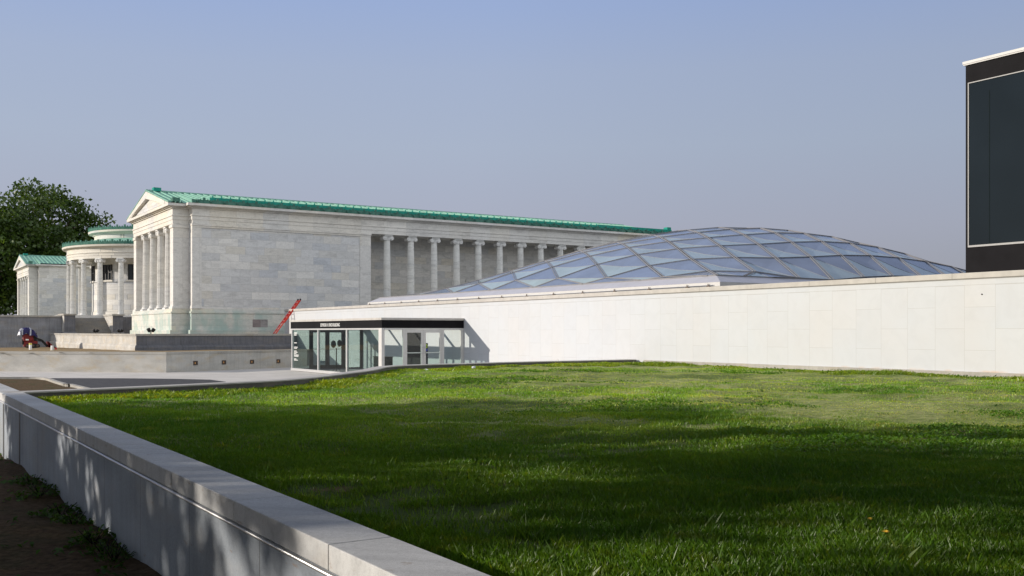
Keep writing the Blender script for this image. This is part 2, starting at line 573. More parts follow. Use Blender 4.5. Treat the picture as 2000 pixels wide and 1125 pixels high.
def sheet(name, mtl, xs, ys, zf, kind='structure', keep=None):
    X, Y = np.meshgrid(xs, ys); Z = zf(X, Y)
    nx, ny = len(xs), len(ys)
    b = MB()
    b.v = [tuple(p) for p in np.c_[X.ravel(), Y.ravel(), Z.ravel()].tolist()]
    for j in range(ny - 1):
        for i in range(nx - 1):
            q = (j * nx + i, j * nx + i + 1, (j + 1) * nx + i + 1, (j + 1) * nx + i)
            if keep is None or keep((xs[i] + xs[i + 1]) / 2, (ys[j] + ys[j + 1]) / 2):
                b.f.append(q); b.m.append(0); b.smooth.append(True)
    o = b.build(name, mtl)
    return tag(o, kind=kind)


b = MB(); R0 = 2500
b.add([(-R0, -R0, -2.9), (R0, -R0, -2.9), (R0, R0, -2.9), (-R0, R0, -2.9)], [(0, 1, 2, 3)])
tag(b.build('ground', M['earth']), kind='structure')
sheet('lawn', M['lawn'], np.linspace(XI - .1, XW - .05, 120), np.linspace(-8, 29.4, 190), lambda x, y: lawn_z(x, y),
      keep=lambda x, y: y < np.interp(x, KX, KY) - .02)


def soil_z(x, y): return -1.745 - .0168 * y + .05 * np.sin(x * 1.7 + y * .6) * np.sin(y * 1.3 - x * .5) + .02 * np.sin(x * 6 + y * 4) - .03 * np.clip(-x, 0, 6)


sheet('soil_bed', M['soil'], np.linspace(-34, XO + .05, 150), np.linspace(-10, 21, 110), soil_z)
b = MB(); b.add([(-70, 19.0, -2.2), (26, 19.0, -2.2), (26, 66, -2.2), (-70, 66, -2.2)], [(0, 1, 2, 3)])
tag(b.build('plaza_pavement', M['concrete']), kind='structure')
asph = [G(p, q, -2.196) for p, q in ((-120, 738.3), (70, 738.4), (250, 738.8), (340, 739.8), (410, 741.4), (440, 745.4))]
asph += [(11.5, 33), (-30, 33)]
b = MB(); b.add([(p[0], p[1], -2.196) for p in asph], [tuple(range(len(asph)))])
tag(b.build('asphalt_road', M['asphalt']), kind='structure')
bedp = [G(p, q, -2.19) for p, q in ((-160, 741.8), (0, 741.8), (70, 742.1), (90, 744.6), (107, 750.5), (130, 757.2), (146, 759.2))]
bedp += [(bedp[-1][0], 26), (-12, 26)]
b = MB(); b.add([(p[0], p[1], -2.15) for p in bedp], [tuple(range(len(bedp)))])
tag(b.build('planting_bed', M['soil']), kind='structure')
b = MB(); b.sweep(smooth_path(bedp[:8], 4), [(-.02, -2.2), (-.02, -2.06), (.16, -2.06), (.16, -2.2)])
o = b.build('bed_kerb', M['granite_kerb'])
tag(o, 'pale kerb curving round the brown planting bed beside the asphalt', 'kerb')
# terraces behind the low walls
sheet('terrace_soil', M['terrace_soil'], np.linspace(-40, 40, 60), np.linspace(55, 103, 40),
      lambda x, y: -1.13 - .0065 * (y - 58) + .03 * np.sin(x * 1.1) * np.sin(y * .9),
      keep=lambda x, y: (y > 56.5 + (13.5 - x) * .9 if x < 6 else (y > 57.6 + max(0, (x - 13.5) * .47) if x > 13 else y > 56.5 + (13.5 - x) * .9)))
sheet('temple_terrace', M['terrace_soil'], np.linspace(14.3, 90, 80), np.linspace(65.5, 118, 50), lambda x, y: -.22 + .05 * np.sin(x * 2.1) * np.sin(y * 1.7))

# ------------------------------------------------------------------ near granite wall
r = empty('garden_wall', (XO, 10, -2.0), 'grey granite retaining wall with flat coping between bare soil and lawn', 'wall')
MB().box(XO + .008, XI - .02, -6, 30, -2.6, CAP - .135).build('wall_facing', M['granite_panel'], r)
b = MB()
ys = [-6.0]
while ys[-1] < 30: ys.append(ys[-1] + 1.52)
for y0, y1 in zip(ys[:-1], ys[1:]):
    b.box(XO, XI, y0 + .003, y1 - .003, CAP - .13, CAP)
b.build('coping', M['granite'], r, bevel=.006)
b = MB()
b.tube([(XO + .004, -6, CAP - .15), (XO + .004, 30, CAP - .15)], .013, 8)
b.build('steel_strip', M['alu'], r)
b = MB()
for px in (6.5, 37.5):
    yj = XO * (C - S * (px - 1000) / F) / (S + C * (px - 1000) / F)
    b.box(XO - .002, XO + .03, yj - .05, yj + .05, -2.5, CAP - .172)
b.build('joint_cover', plain('grey joint cover', (.13, .135, .14), .5, .4), r)

# kerb that holds the lawn
r = empty('retaining_kerb', (10.4, 23.8, -1.2), 'curved granite kerb along the far edge of the lawn', 'kerb')
KB = [(p[0], p[1]) for p in KP]
MB().sweep(KB, [(.0, -2.6), (.0, CAP - .03), (.36, CAP - .03), (.36, -2.6)]).build('kerb_body', granite('shade darkened kerb', (.12, .115, .105), 0, 0, warm=.2), r)  # front face colour darkened to stand for its shade
MB().sweep(KB, [(-.012, CAP - .03), (-.012, CAP), (.38, CAP), (.38, CAP - .03)]).build('kerb_top', M['coping'], r, bevel=.006)

# ------------------------------------------------------------------ white marble wall
r = empty('marble_wall', (XW, 30, -1.2), 'long white marble slab wall with grey coping behind the lawn', 'wall')
MB().box(XW, XW + .6, -8, 67.7, -2.6, 1.41).build('wall', M['white'], r)
b = MB(); b.box(XW - .07, XW + .1, -8, 29.0, -2.6, CAP - .01)
b.build('plinth', M['granite_kerb'], r, bevel=.008)
b = MB(); y = -8.0
while y < 67.7:
    b.box(XW - .035, XW + .62, y + .002, min(y + 2.43, 67.72) - .002, 1.41, 1.56); y += 2.43
b.build('coping', M['coping'], r, bevel=.006)
MB().box(XW - .012, XW + .1, -8, 67.71, 1.385, 1.408).build('drip_edge', plain('dark trim metal', (.2, .19, .18), .5), r)  # thin dark metal strip under the coping
MB().box(XW + .6, 62, -8, 66, 1.2, 1.42).build('roof_deck', plain('roof membrane', (.25, .25, .27), .8), r)
b = MB(); b.tube([(XW - .01, 16.13 - .67, .98), (XW + .02, 16.13 - .67, .98)], .02, 8)
b.build('wall_vent', M['bronze'], r)

# ------------------------------------------------------------------ glass dome
DX0, DX1, DY0, DY1 = 26.0, 49.85, 26.763, 55.44


def dome_z(x, y):
    u = min(1, max(0, (x - DX0) / (DX1 - DX0))); v = min(1, max(0, (y - DY0) / (DY1 - DY0)))
    a = max(0, math.sin(math.pi * u ** 1.1027)); b_ = max(0, math.sin(math.pi * v ** .8098))
    return 2.05 + 3.3868 * a ** .7415 * b_ ** 1.0442 * (1 - .158 * (u - .5))


def lattice(m, n):
    """crossing of a slanted glazing line m with a row line n; the rows bend round the near corner"""
    lo, hi = 10.0, 75.0
    for _ in range(40):
        y = (lo + hi) / 2
        x = m + .57 * (y - DY0)
        w_ = 1 / (1 + math.exp(-max(-30, min(30, (x - 32) / 1.2))))
        lev = w_ * y + (1 - w_) * (.5 * (y + .8 * x) + 1.8)
        if lev > n: hi = y
        else: lo = y
    return m + .57 * (y - DY0), y


r = empty('glass_dome', (38, 41, 1.5), 'low faceted glass dome roof rising behind the white marble wall', 'dome')
b = MB(); mu = MB(); mt = MB()
ms = [8.4 + 2.0 * k for k in range(22)]
ns = [21.25 + 2.0 * k for k in range(20)]
P_ = {}
for i, m_ in enumerate(ms):
    for j, n_ in enumerate(ns):
        x, y = lattice(m_, n_)
        xc, yc = min(DX1, max(DX0, x)), min(DY1, max(DY0, y))
        P_[i, j] = (Vector((xc, yc, dome_z(xc, yc))), abs(x - xc) < 1e-6 and abs(y - yc) < 1e-6)
up_ = Vector((0, 0, 1))
for i in range(len(ms) - 1):
    for j in range(len(ns) - 1):
        (A, a_), (B_, b_), (C_, c_), (D, d_) = P_[i, j], P_[i + 1, j], P_[i + 1, j + 1], P_[i, j + 1]
        if max((A - C_).length, (B_ - D).length) < .05: continue
        if a_ and b_ and c_ and d_:
            mid = (B_ + D) / 2 - Vector((0, 0, .06))
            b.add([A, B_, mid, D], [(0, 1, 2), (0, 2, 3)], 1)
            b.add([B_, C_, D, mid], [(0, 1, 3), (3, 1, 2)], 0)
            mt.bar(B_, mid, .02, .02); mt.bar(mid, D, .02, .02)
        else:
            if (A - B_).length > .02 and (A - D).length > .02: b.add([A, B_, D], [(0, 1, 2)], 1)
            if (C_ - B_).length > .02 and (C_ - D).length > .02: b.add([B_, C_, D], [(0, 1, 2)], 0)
            if (B_ - D).length > .1: mt.bar(B_, D, .02, .02)
        if (A - B_).length > .1 and (a_ or b_):
            mu.bar(A + up_ * .02, B_ + up_ * .02, .03, .03)
        if (A - D).length > .1 and (a_ or d_):
            dirv = (D - A).normalized(); side = dirv.cross(up_).normalized()
            for sg in (-1, 1):
                mu.bar(A + side * .05 * sg + up_ * .025, D + side * .05 * sg + up_ * .025, .022, .03)
for p, q in (((DX0, DY0), (DX1, DY0)), ((DX0, DY0), (DX0, DY1)), ((DX1, DY0), (DX1, DY1)), ((DX0, DY1), (DX1, DY1))):
    mu.bar((*p, 2.06), (*q, 2.06), .06, .05)
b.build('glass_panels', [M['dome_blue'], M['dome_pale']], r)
mu.build('glazing_bars', M['mullion'], r)
mt.build('fold_bars', plain('fold bars', (.22, .23, .27), .6, .0, .1, .2), r)
AX0, AY0, AY1, AX1 = 25.5, 26.06, 56.0, 50.6
b = MB()
o4 = [(AX0, AY0), (AX1, AY0), (AX1, AY1), (AX0, AY1)]
i4 = [(DX0, DY0), (DX1, DY0), (DX1, DY1), (DX0, DY1)]
for k in range(4):
    k2 = (k + 1) % 4
    b.add([(*o4[k], 1.78), (*o4[k2], 1.78), (*i4[k2], 2.05), (*i4[k], 2.05)], [(0, 1, 2, 3)])
b.build('apron', M['zinc'], r)
b = MB()
for x0, x1, y0, y1 in ((AX0 - .02, AX0 + .06, AY0, AY1), (AX0 + .06, AX1, AY0, AY0 + .08), (AX0 + .06, AX1, AY1 - .08, AY1), (AX1 - .08, AX1, AY0 + .08, AY1 - .08)):
    b.box(x0, x1, y0, y1, 1.63, 1.777)
b.build('fascia', M['alu_white'], r)
MB().box(AX0 + .35, AX1 - .35, AY0 + .5, AY1 - .5, 1.42, 1.75).build('drum_wall', plain('grey drum', (.2, .21, .23), .7), r)
MB().tube([(AX0 - .07, AY0 + .3, 1.665), (AX0 - .07, AY1 - .2, 1.665)], .012, 6).build('cable_rod', M['steel'], r)
cl = None
yy = AY0 + .55
k = 0
steps = [1.0] + [2.15] * 15
while yy < AY1 - .2:
    if cl is None:
        b = MB()
        b.box(AX0 - .12, AX0 - .021, yy - .09, yy + .03, 1.60, 1.66)
        b.tube([(AX0 - .07, yy, 1.655), (AX0 - .07, yy, 1.73)], .018, 6)
        b.blob((AX0 - .07, yy - .05, 1.64), .045, .06, .035)
        cl = b.build('clamp', M['rust'], r); cy = yy
    else:
        c2 = cl.copy(); COL.objects.link(c2); c2.location.y = cl.location.y + yy - cy
    yy += steps[min(k, 15)] if k else 1.1
    k += 1

# ------------------------------------------------------------------ black building
r = empty('black_building', (34, 8, 0), 'black clad building with one huge dark window in a thin pale frame', 'building')
XB, YB = 30.0, 19.5
b = MB(); b.box(XB, XB + 24, -14, YB, 1.5, 8.62)
b.build('wall', M['dark_panel'], r)
b = MB(); b.box(XB - .05, XB + 24.05, -14.05, YB + .05, 8.64, 8.68); b.box(XB - .07, XB + 24.07, -14.07, YB + .07, 8.68, 8.765)
b.build('roof_edge', M['alu_white'], r)
w0, w1 = 2.79, 8.03
y1w, y0w = YB - .1, -6.0
fr = MB()
fr.box(XB - .04, XB + .02, y0w, y1w, w0 - .06, w0); fr.box(XB - .04, XB + .02, y0w, y1w, w1, w1 + .03)
fr.box(XB - .04, XB + .02, y1w - .03, y1w, w0, w1); fr.box(XB - .04, XB + .02, y0w, y0w + .05, w0, w1)
wn = fr.build('window_frame', M['frame_thin'], r)
MB().box(XB - .012, XB + .01, y0w + .05, y1w - .035, w0, w1).build('window_pane', M['glass_dark'], wn)
MB().box(XB - .02, XB - .0125, y1w - .74, y1w - .715, w0, w1 - .35).build('pane_joint', plain('pane joint', (.012, .018, .02), .8, 0, .1, .03), wn)
MB().box(XB + .3, XB + 23, -13, YB - .5, 1.42, 1.5).build('base_reveal', M['bronze'], r)

# ------------------------------------------------------------------ entrance pavilion
VX0, VX1, VY0, VY1 = 20.1, XW, 42.6, 54.6
FL = -2.2
r = empty('entrance_pavilion', (22.3, 48, FL), 'single storey glass entrance pavilion with black fascia against the white wall', 'pavilion')
b = MB(); th = .16
z0, z1 = .176, .548
b.box(VX0, VX1 - .002, VY0, VY0 + th, z0, z1); b.box(VX0, VX1 - .002, VY1 - th, VY1, z0, z1)
b.box(VX0, VX0 + th, VY0 + th, VY1 - th, z0, z1); b.box(VX1 - th, VX1 - .002, VY0 + th, VY1 - th, z0, z1)
fas = b.build('fascia', M['dark_panel'], r)
b = MB()
for x0, x1, y0, y1 in ((VX0 - .05, VX1 - .002, VY0 - .05, VY0 + .22), (VX0 - .05, VX1 - .002, VY1 - .22, VY1 + .05), (VX0 - .05, VX0 + .22, VY0 + .22, VY1 - .22)):
    b.box(x0, x1, y0, y1, .55, .66)
b.build('roof_edge', M['coping'], r, bevel=.01)
MB().box(VX0 + .225, VX1 - .01, VY0 + .225, VY1 - .225, .50, .53).build('roof_light', M['glass_roof'], r)
for y in (VY0 + 2.9, VY0 + 5.9, VY0 + 8.9): MB().box(VX0 + .2, VX1 - .2, y - .04, y + .04, .36, .49).build('roof_beam', M['alu_white'], r)
MB().box(VX0 + .1, VX1 - .02, VY0 + .1, VY1 - .1, FL + .01, FL + .04).build('floor', plain('dark floor tiles', (.07, .07, .068), .35), r)
# long side: three panes between slim posts
for za, zb in ((FL + .02, FL + .16), (.10, .174)):
    MB().box(VX0, VX0 + .09, VY0 + .36, VY1 - .02, za, zb).build('frame_rail', M['alu'], r)
YM = [42.95, 46.7, 50.5, 54.4]
for y in YM[1:]:
    MB().box(VX0 - .01, VX0 + .1, y - .06, y + .06, FL + .16, .10).build('post', M['alu'], r)
MB().box(VX0 - .01, VX0 + .14, VY0, VY0 + .34, FL, .174).build('corner_post', M['alu_white'], r)
panes = []
for a0, a1 in zip(YM[:-1], YM[1:]):
    panes.append(MB().box(VX0 + .04, VX0 + .052, a0 + .062, a1 - .062, FL + .162, .098).build('side_pane', M['glass'], r))
# lettering on the far pane: short blocks of unreadable lines
for zc, n in ((-.06, 3), (-.62, 1), (-.86, 2), (-1.08, 3), (-1.30, 2), (-1.52, 2)):
    b = MB()
    for k in range(n):
        zz = zc - k * .065
        wd = random.uniform(.28, .62)
        y = 54.15
        while y > 54.15 - wd:
            l = random.uniform(.05, .16); b.box(VX0 + .034, VX0 + .039, y - l, y, zz - .02, zz + .02); y -= l + .03
    b.build('lettering', M['white_paint'], panes[2])


def facade(y, sgn, frame_mat, door=True):
    """end wall with side lights and a pair of doors, on the plane y; sgn is +1 towards the inside"""
    ya, yb = (y, y + .08 * sgn) if sgn > 0 else (y - .08, y)
    zt = .174
    xs = [20.23, 21.2, 21.29, 23.29, 23.40, 24.33]
    for x0, x1 in ((21.195, 21.295), (23.285, 23.405), (24.33, 24.49)):
        MB().box(x0, x1, ya, yb, FL, zt).build('post', frame_mat, r)
    for x0, x1 in ((20.25, 21.195), (23.405, 24.33)):
        for za, zb in ((.09, zt), (FL, FL + .12)):
            MB().box(x0, x1, ya, yb, za, zb).build('frame_rail', frame_mat, r)
    MB().box(21.295, 23.285, ya, yb, .11, zt).build('door_head', frame_mat, r)
    for x0, x1 in ((20.25, 21.195), (23.405, 24.33)):
        MB().box(x0, x1, y + .03 * sgn - .005, y + .03 * sgn + .005, FL + .12, .09).build('side_light', M['glass_end'], r)
    for x0, x1, hs in ((21.30, 22.285, 1), (22.295, 23.28, -1)):
        d = MB()
        ww = .12
        d.box(x0, x0 + ww, ya + .01, yb - .01, FL + .03, .105); d.box(x1 - ww, x1, ya + .01, yb - .01, FL + .03, .105)
        d.box(x0 + ww, x1 - ww, ya + .01, yb - .01, -.04, .105); d.box(x0 + ww, x1 - ww, ya + .01, yb - .01, FL + .03, FL + .28)
        dr = d.build('door', frame_mat, r)
        MB().box(x0 + ww, x1 - ww, y + .035 * sgn - .005, y + .035 * sgn + .005, FL + .28, -.04).build('door_pane', M['glass_end'], dr)
        xh = x1 - .06 if hs > 0 else x0 + .06
        h = MB(); h.tube([(xh, y - .04 * sgn, -1.05), (xh, y - .06 * sgn, -1.05), (xh, y - .06 * sgn, -.80), (xh, y - .04 * sgn, -.80)], .014, 6)
        h.blob((xh, y - .03, -.72), .03, .02, .03)
        h.build('handle', M['steel'], dr)
        MB().box(x0 + ww, x1 - ww, y + .05 * sgn, y + .07 * sgn, -1.02, -.98).build('push_bar', M['alu'], dr)


facade(VY0, 1, M['alu_white'])
facade(VY1, -1, M['bronze'])  # far end frames coloured black to stand for backlit silhouettes
b = MB(); b.box(XW - .03, XW - .003, 46.6, 49.2, FL + .04, .05)
b.build('inner_doorway', M['bronze'], r)

# sign letters
cu = bpy.data.curves.new('letters', 'FONT')
cu.body = 'SEYMOUR H. KNOX BUILDING'
cu.size = .21; cu.extrude = .008; cu.align_x = 'CENTER'; cu.space_character = 1.03
tob = bpy.data.objects.new('letters', cu); COL.objects.link(tob)
bpy.context.view_layer.update()
me = bpy.data.meshes.new_from_object(tob.evaluated_get(bpy.context.evaluated_depsgraph_get()))
bpy.data.objects.remove(tob)
me.materials.clear(); me.materials.append(M['white_paint'])
xs_ = [v.co.x for v in me.vertices]
wid = max(xs_) - min(xs_)
lo = bpy.data.objects.new('sign_lettering', me); COL.objects.link(lo)
lo.parent = fas
ya_, yb_ = [20.1 * (C - S * (p - 1000) / F) / (S + C * (p - 1000) / F) for p in (626.5, 664)]
k = abs(ya_ - yb_) / wid
for v in me.vertices: v.co.x *= k; v.co.y *= 1.15
lo.location = Vector((VX0 - .012, (ya_ + yb_) / 2, .275 + EZ)) - (Vector(r.location) + Vector(fas.location))
lo.rotation_euler = (math.pi / 2, 0, -math.pi / 2)

# things standing inside the pavilion
r2 = empty('notice_stand', (22.9, 43.6, FL + .04), 'slim dark stand with lime green and blue emblem behind the right glass door', 'sign stand')
MB().box(22.80, 23.02, 43.55, 43.62, FL + .05, -.55).build('panel', plain('dark navy board', (.012, .016, .03), .4), r2)
b = MB(); cx, cz = 22.91, -.70
b.add([(cx + .10 * math.cos(math.pi / 8 + k * math.pi / 4), 43.543, cz + .11 * math.sin(math.pi / 8 + k * math.pi / 4)) for k in range(8)], [tuple(range(8))])
b.build('emblem', M['lime'], r2)
b = MB(); b.box(cx - .07, cx + .07, 43.536, 43.54, cz - .015, cz + .02)
b.build('emblem_bar', M['bronze'], r2)
b = MB(); b.add([(cx - .1, 43.541, cz - .13), (cx + .1, 43.541, cz - .13), (cx + .07, 43.541, cz - .24), (cx - .07, 43.541, cz - .24)], [(0, 1, 2, 3)])
b.build('emblem_base', M['blue'], r2)
r2 = empty('white_post', (24.0, 43.9, FL + .04), 'short white post with a small box inside the right side light', 'post')
MB().box(23.98, 24.10, 43.85, 43.97, FL + .05, -.6).build('shaft', M['pipe'], r2, bevel=.01)
MB().box(23.90, 23.978, 43.86, 43.95, -1.35, -1.1).build('box', M['alu_white'], r2)
MB().box(23.92, 23.977, 43.87, 43.94, -1.75, -1.5).build('lower_box', M['bronze'], r2)
gx, gy = W(657, 52.6)
r2 = empty('black_stand', (gx, gy, FL + .04), 'black tripod stand seen through the middle side pane of the pavilion', 'stand')
b = MB(); b.tube([(gx, gy, FL + .05), (gx, gy, -.85)], .03, 8)
for k in range(3):
    a = k * 2.094; b.tube([(gx, gy, FL + .4), (gx + .3 * math.cos(a), gy + .3 * math.sin(a), FL + .05)], .02, 6)
b.build('pole', M['rubber'], r2)
b = MB(); b.blob((gx - .12, gy + .1, -.65), .14, .16, .2); b.blob((gx + .12, gy - .12, -.6), .12, .13, .19)
b.build('head', M['rubber'], r2)
r2 = empty('low_cabinet', (21.0, 43.9, FL + .04), 'low black cabinet in the near corner of the pavilion', 'cabinet')
MB().box(20.55, 21.05, 43.4, 44.5, FL + .1, -1.22).build('body', M['bronze'], r2, bevel=.01)
MB().box(20.53, 21.07, 43.38, 44.52, -1.218, -1.18).build('top', plain('cabinet top', (.04, .035, .03), .4), r2, bevel=.005)
MB().box(20.6, 21.0, 43.45, 44.45, FL + .042, FL + .1).build('base', M['rubber'], r2)

# ------------------------------------------------------------------ granite walls in front of the temple
LA, LB, LC = G(-160, 723.6, -2.2), G(324.7, 727.6, -2.2), G(600, 716.2, -2.2)
r = empty('low_granite_wall', (LB[0], LB[1], -2.2), 'low pale granite wall with a sharp corner and small recessed lights', 'wall')
MB().sweep([LA, LB, LC], [(0, -2.6), (0, -1.24), (.5, -1.24), (.5, -2.6)]).build('wall_facing', M['granite_low'], r)
MB().sweep([LA, LB, LC], [(-.02, -1.24), (-.02, -1.10), (.52, -1.10), (.52, -1.24)]).build('coping', M['granite_kerb'], r, bevel=.006)
d = Vector((LC[0] - LB[0], LC[1] - LB[1])); d.normalize(); nrm = Vector((d.y, -d.x))
side_txt = ['nearest the wall corner', 'second from the corner', 'third from the corner', 'closest to the glass pavilion']
for i, (px, py) in enumerate(((381.6, 709), (437.2, 707.6), (492, 706.6), (543.5, 705.5))):
    a = (px - 1000) / F
    # where the bearing meets the wall line
    dx, dy = S + C * a, C - S * a
    den = dx * d.y - dy * d.x
    t = (LB[0] * d.y - LB[1] * d.x) / den
    p = (t * dx, t * dy); z = -(py - HY) / F * t
    q = empty('step_light', (p[0], p[1], z), 'small rusty wall light in the low granite wall, ' + side_txt[i], 'wall light', 'recessed lights in the low granite wall')
    c = (p[0] + nrm.x * .01, p[1] + nrm.y * .01)
    b = MB(); w = .15
    for s0, s1, za, zb in ((-w, -w + .05, -.12, .12), (w - .05, w, -.12, .12), (-w + .05, w - .05, .075, .12), (-w + .05, w - .05, -.12, -.075)):
        m_ = (s0 + s1) / 2; b.obox((c[0] + d.x * m_, c[1] + d.y * m_), d, nrm, (s1 - s0) / 2, .018, z + za, z + zb)
    b.build('frame', M['rust'], q)
    MB().obox((c[0], c[1]), d, nrm, w - .05, .008, z - .075, z + .075).build('recess', M['bronze'], q)
    b = MB(); b.obox((c[0] - d.x * .03 + nrm.x * .016, c[1] - d.y * .03 + nrm.y * .016), d, nrm, .045, .006, z - .05, z + .05)
    b.build('lens', M['amber'], q)

r = empty('terrace_wall', (14, 65.2, -1.2), 'dark granite masonry terrace wall below the marble temple', 'wall')
TW = [(14, 100.2), (14, 65.2), (XW - .1, 65.2)]
b = MB().sweep(TW, [(0, -2.0), (0, -.26), (.5, -.26), (.5, -2.0)]); b.m = [0 if k < 4 else 1 for k in range(len(b.m))]  # paler granite on the left run, darker granite on the front
b.build('wall_facing', [M['granite_low'], M['granite_dark']], r)
MB().sweep(TW, [(-.05, -.26), (-.05, -.13), (.55, -.13), (.55, -.26)]).build('coping', M['granite_kerb'], r)
b = MB().sweep(TW, [(-.10, -2.0), (-.10, -1.0), (-.06, -.86), (-.002, -.84), (-.002, -2.0)]); b.m = [0 if k < 5 else 1 for k in range(len(b.m))]
b.build('base_moulding', [M['granite_low'], M['granite_dark']], r)

r = empty('boundary_wall', (0, 100.5, -1.4), 'tall dark granite wall behind the covered machine on the left', 'wall')
MB().box(-60, 14.98, 100.5, 101.2, -2.2, 1.34).build('wall_facing', M['granite_mid'], r)
MB().box(-60, 14.98, 100.42, 101.28, 1.34, 1.5).build('coping', M['granite_kerb'], r)
MB().box(-60, 13.85, 100.38, 100.498, -2.2, -1.0).build('base_moulding', M['granite_mid'], r)

for nm, x0, x1, y1, lab in (('stair_pier', 15.0, 15.95, 102.4, 'granite pier left of the temple steps, next to the tall dark wall'), ('stair_pier', 19.2, 20.12, 103.4, 'granite pier right of the temple steps')):
    q = empty(nm, ((x0 + x1) / 2, 100.8, -.2), lab, 'pier', 'piers flanking the temple steps')
    b = MB().box(x0, x1, 99.2, y1, -.4, 1.5); b.m[-4] = 1; b.build('shaft', [M['granite_low'], M['granite_dark']], q)  # front face takes the darker granite
    MB().box(x0 - .07, x1 + .07, 99.12, y1 + .06, 1.502, 1.66).build('cap', M['granite_kerb'], q)
    MB().box(x0 - .1, x1 + .1, 99.08, y1 + .1, -.45, -.02).build('base', M['granite_mid'], q)
q = empty('temple_steps', (17.5, 101, -.2), 'flight of worn stone steps climbing to the round temple porch', 'steps')
b = MB()
for k in range(9):
    b.box(15.955, 19.195, 99.6 + k * .42, 105.2, -.4 if k == 0 else -.2 + k * .17, -.2 + (k + 1) * .17)
b.build('treads', granite('step stone', (.24, .23, .215), 0, 0), q)
b = MB(); b.xz_prism([(20.125, -.4), (23.5, -.4), (23.5, 1.42), (20.125, 1.42)], 101.5, 102.0)
b.build('cheek_wall', M['granite_dark'], q)
b = MB(); b.box(15.2, 19.195, 103.5, 106.2, 1.335, 1.6)
b.build('landing', M['marble_trim'], q)

# ------------------------------------------------------------------ marble temple
T = empty('marble_temple', (34, 100, 0), 'classical white marble temple building with ionic columns and green copper roofs', 'building')


def make_column(h, r0):
    """a fluted ionic column standing at the origin; returns shaft with base and capital as its parts"""
    b = MB(); prof = []
    for k in range(9):
        t = k / 8
        prof.append((r0 * (1 - .16 * t ** 1.8), .32 + t * (h - .32 - .42)))
    b.lathe(prof, (0, 0), 40, flute=.09, smooth=False)
    sh = b.build('column', M['column'], None, world=False)
    b = MB(); b.box(-r0 * 1.32, r0 * 1.32, -r0 * 1.32, r0 * 1.32, 0, .1)
    b.lathe([(r0 * 1.0, .1), (r0 * 1.32, .12), (r0 * 1.34, .17), (r0 * 1.15, .20), (r0 * 1.06, .24), (r0 * 1.18, .27), (r0 * 1.16, .30), (r0 * 1.0, .32)], (0, 0), 24)
    bs = b.build('base', M['column'], sh, world=False)
    b = MB(); rt = r0 * .84
    b.lathe([(rt, h - .46), (rt * 1.06, h - .42), (rt * 1.28, h - .28), (rt * 1.28, h - .22)], (0, 0), 24)
    b.box(-rt * 1.3, rt * 1.3, -rt * 1.1, rt * 1.1, h - .2, h - .10)
    b.box(-rt * 1.45, rt * 1.45, -rt * 1.4, rt * 1.4, h - .10, h - .0)
    for sx in (-1, 1):
        for rr, yy in ((.165, rt * 1.15), (.11, rt * 1.26), (.05, rt * 1.36)):
            n = 16; cx, cz = sx * rt * 1.22, h - .25
            vs = [(cx + rr * math.cos(2 * math.pi * k / n), y_, cz + rr * math.sin(2 * math.pi * k / n)) for y_ in (-yy, yy) for k in range(n)]
            b.add(vs, [tuple(range(n)), tuple(range(2 * n - 1, n - 1, -1))] + [(k, (k + 1) % n, n + (k + 1) % n, n + k) for k in range(n)], 0)
    b.build('capital', M['column'], sh, world=False)
    return sh


CH = 7.46 - 1.6
col0 = make_column(CH, .285)
used = [False]


def column(x, y, rz, z=1.6):
    c = copy_tree(col0) if used[0] else col0
    used[0] = True
    c.parent = T
    c.location = Vector((x, y, z + EZ)) - Vector(T.location)
    c.rotation_euler = (0, 0, rz)
    return c


ENT = [(7.46, 7.74, .0), (7.742, 8.0, .03), (8.002, 8.07, .08), (8.072, 8.52, .01), (8.522, 8.6, .12), (8.602, 8.66, .26), (8.662, 8.84, .42)]
PL = [(-.4, .12, .22), (.122, 1.28, .10), (1.282, 1.40, .15), (1.402, 1.6, .06)]


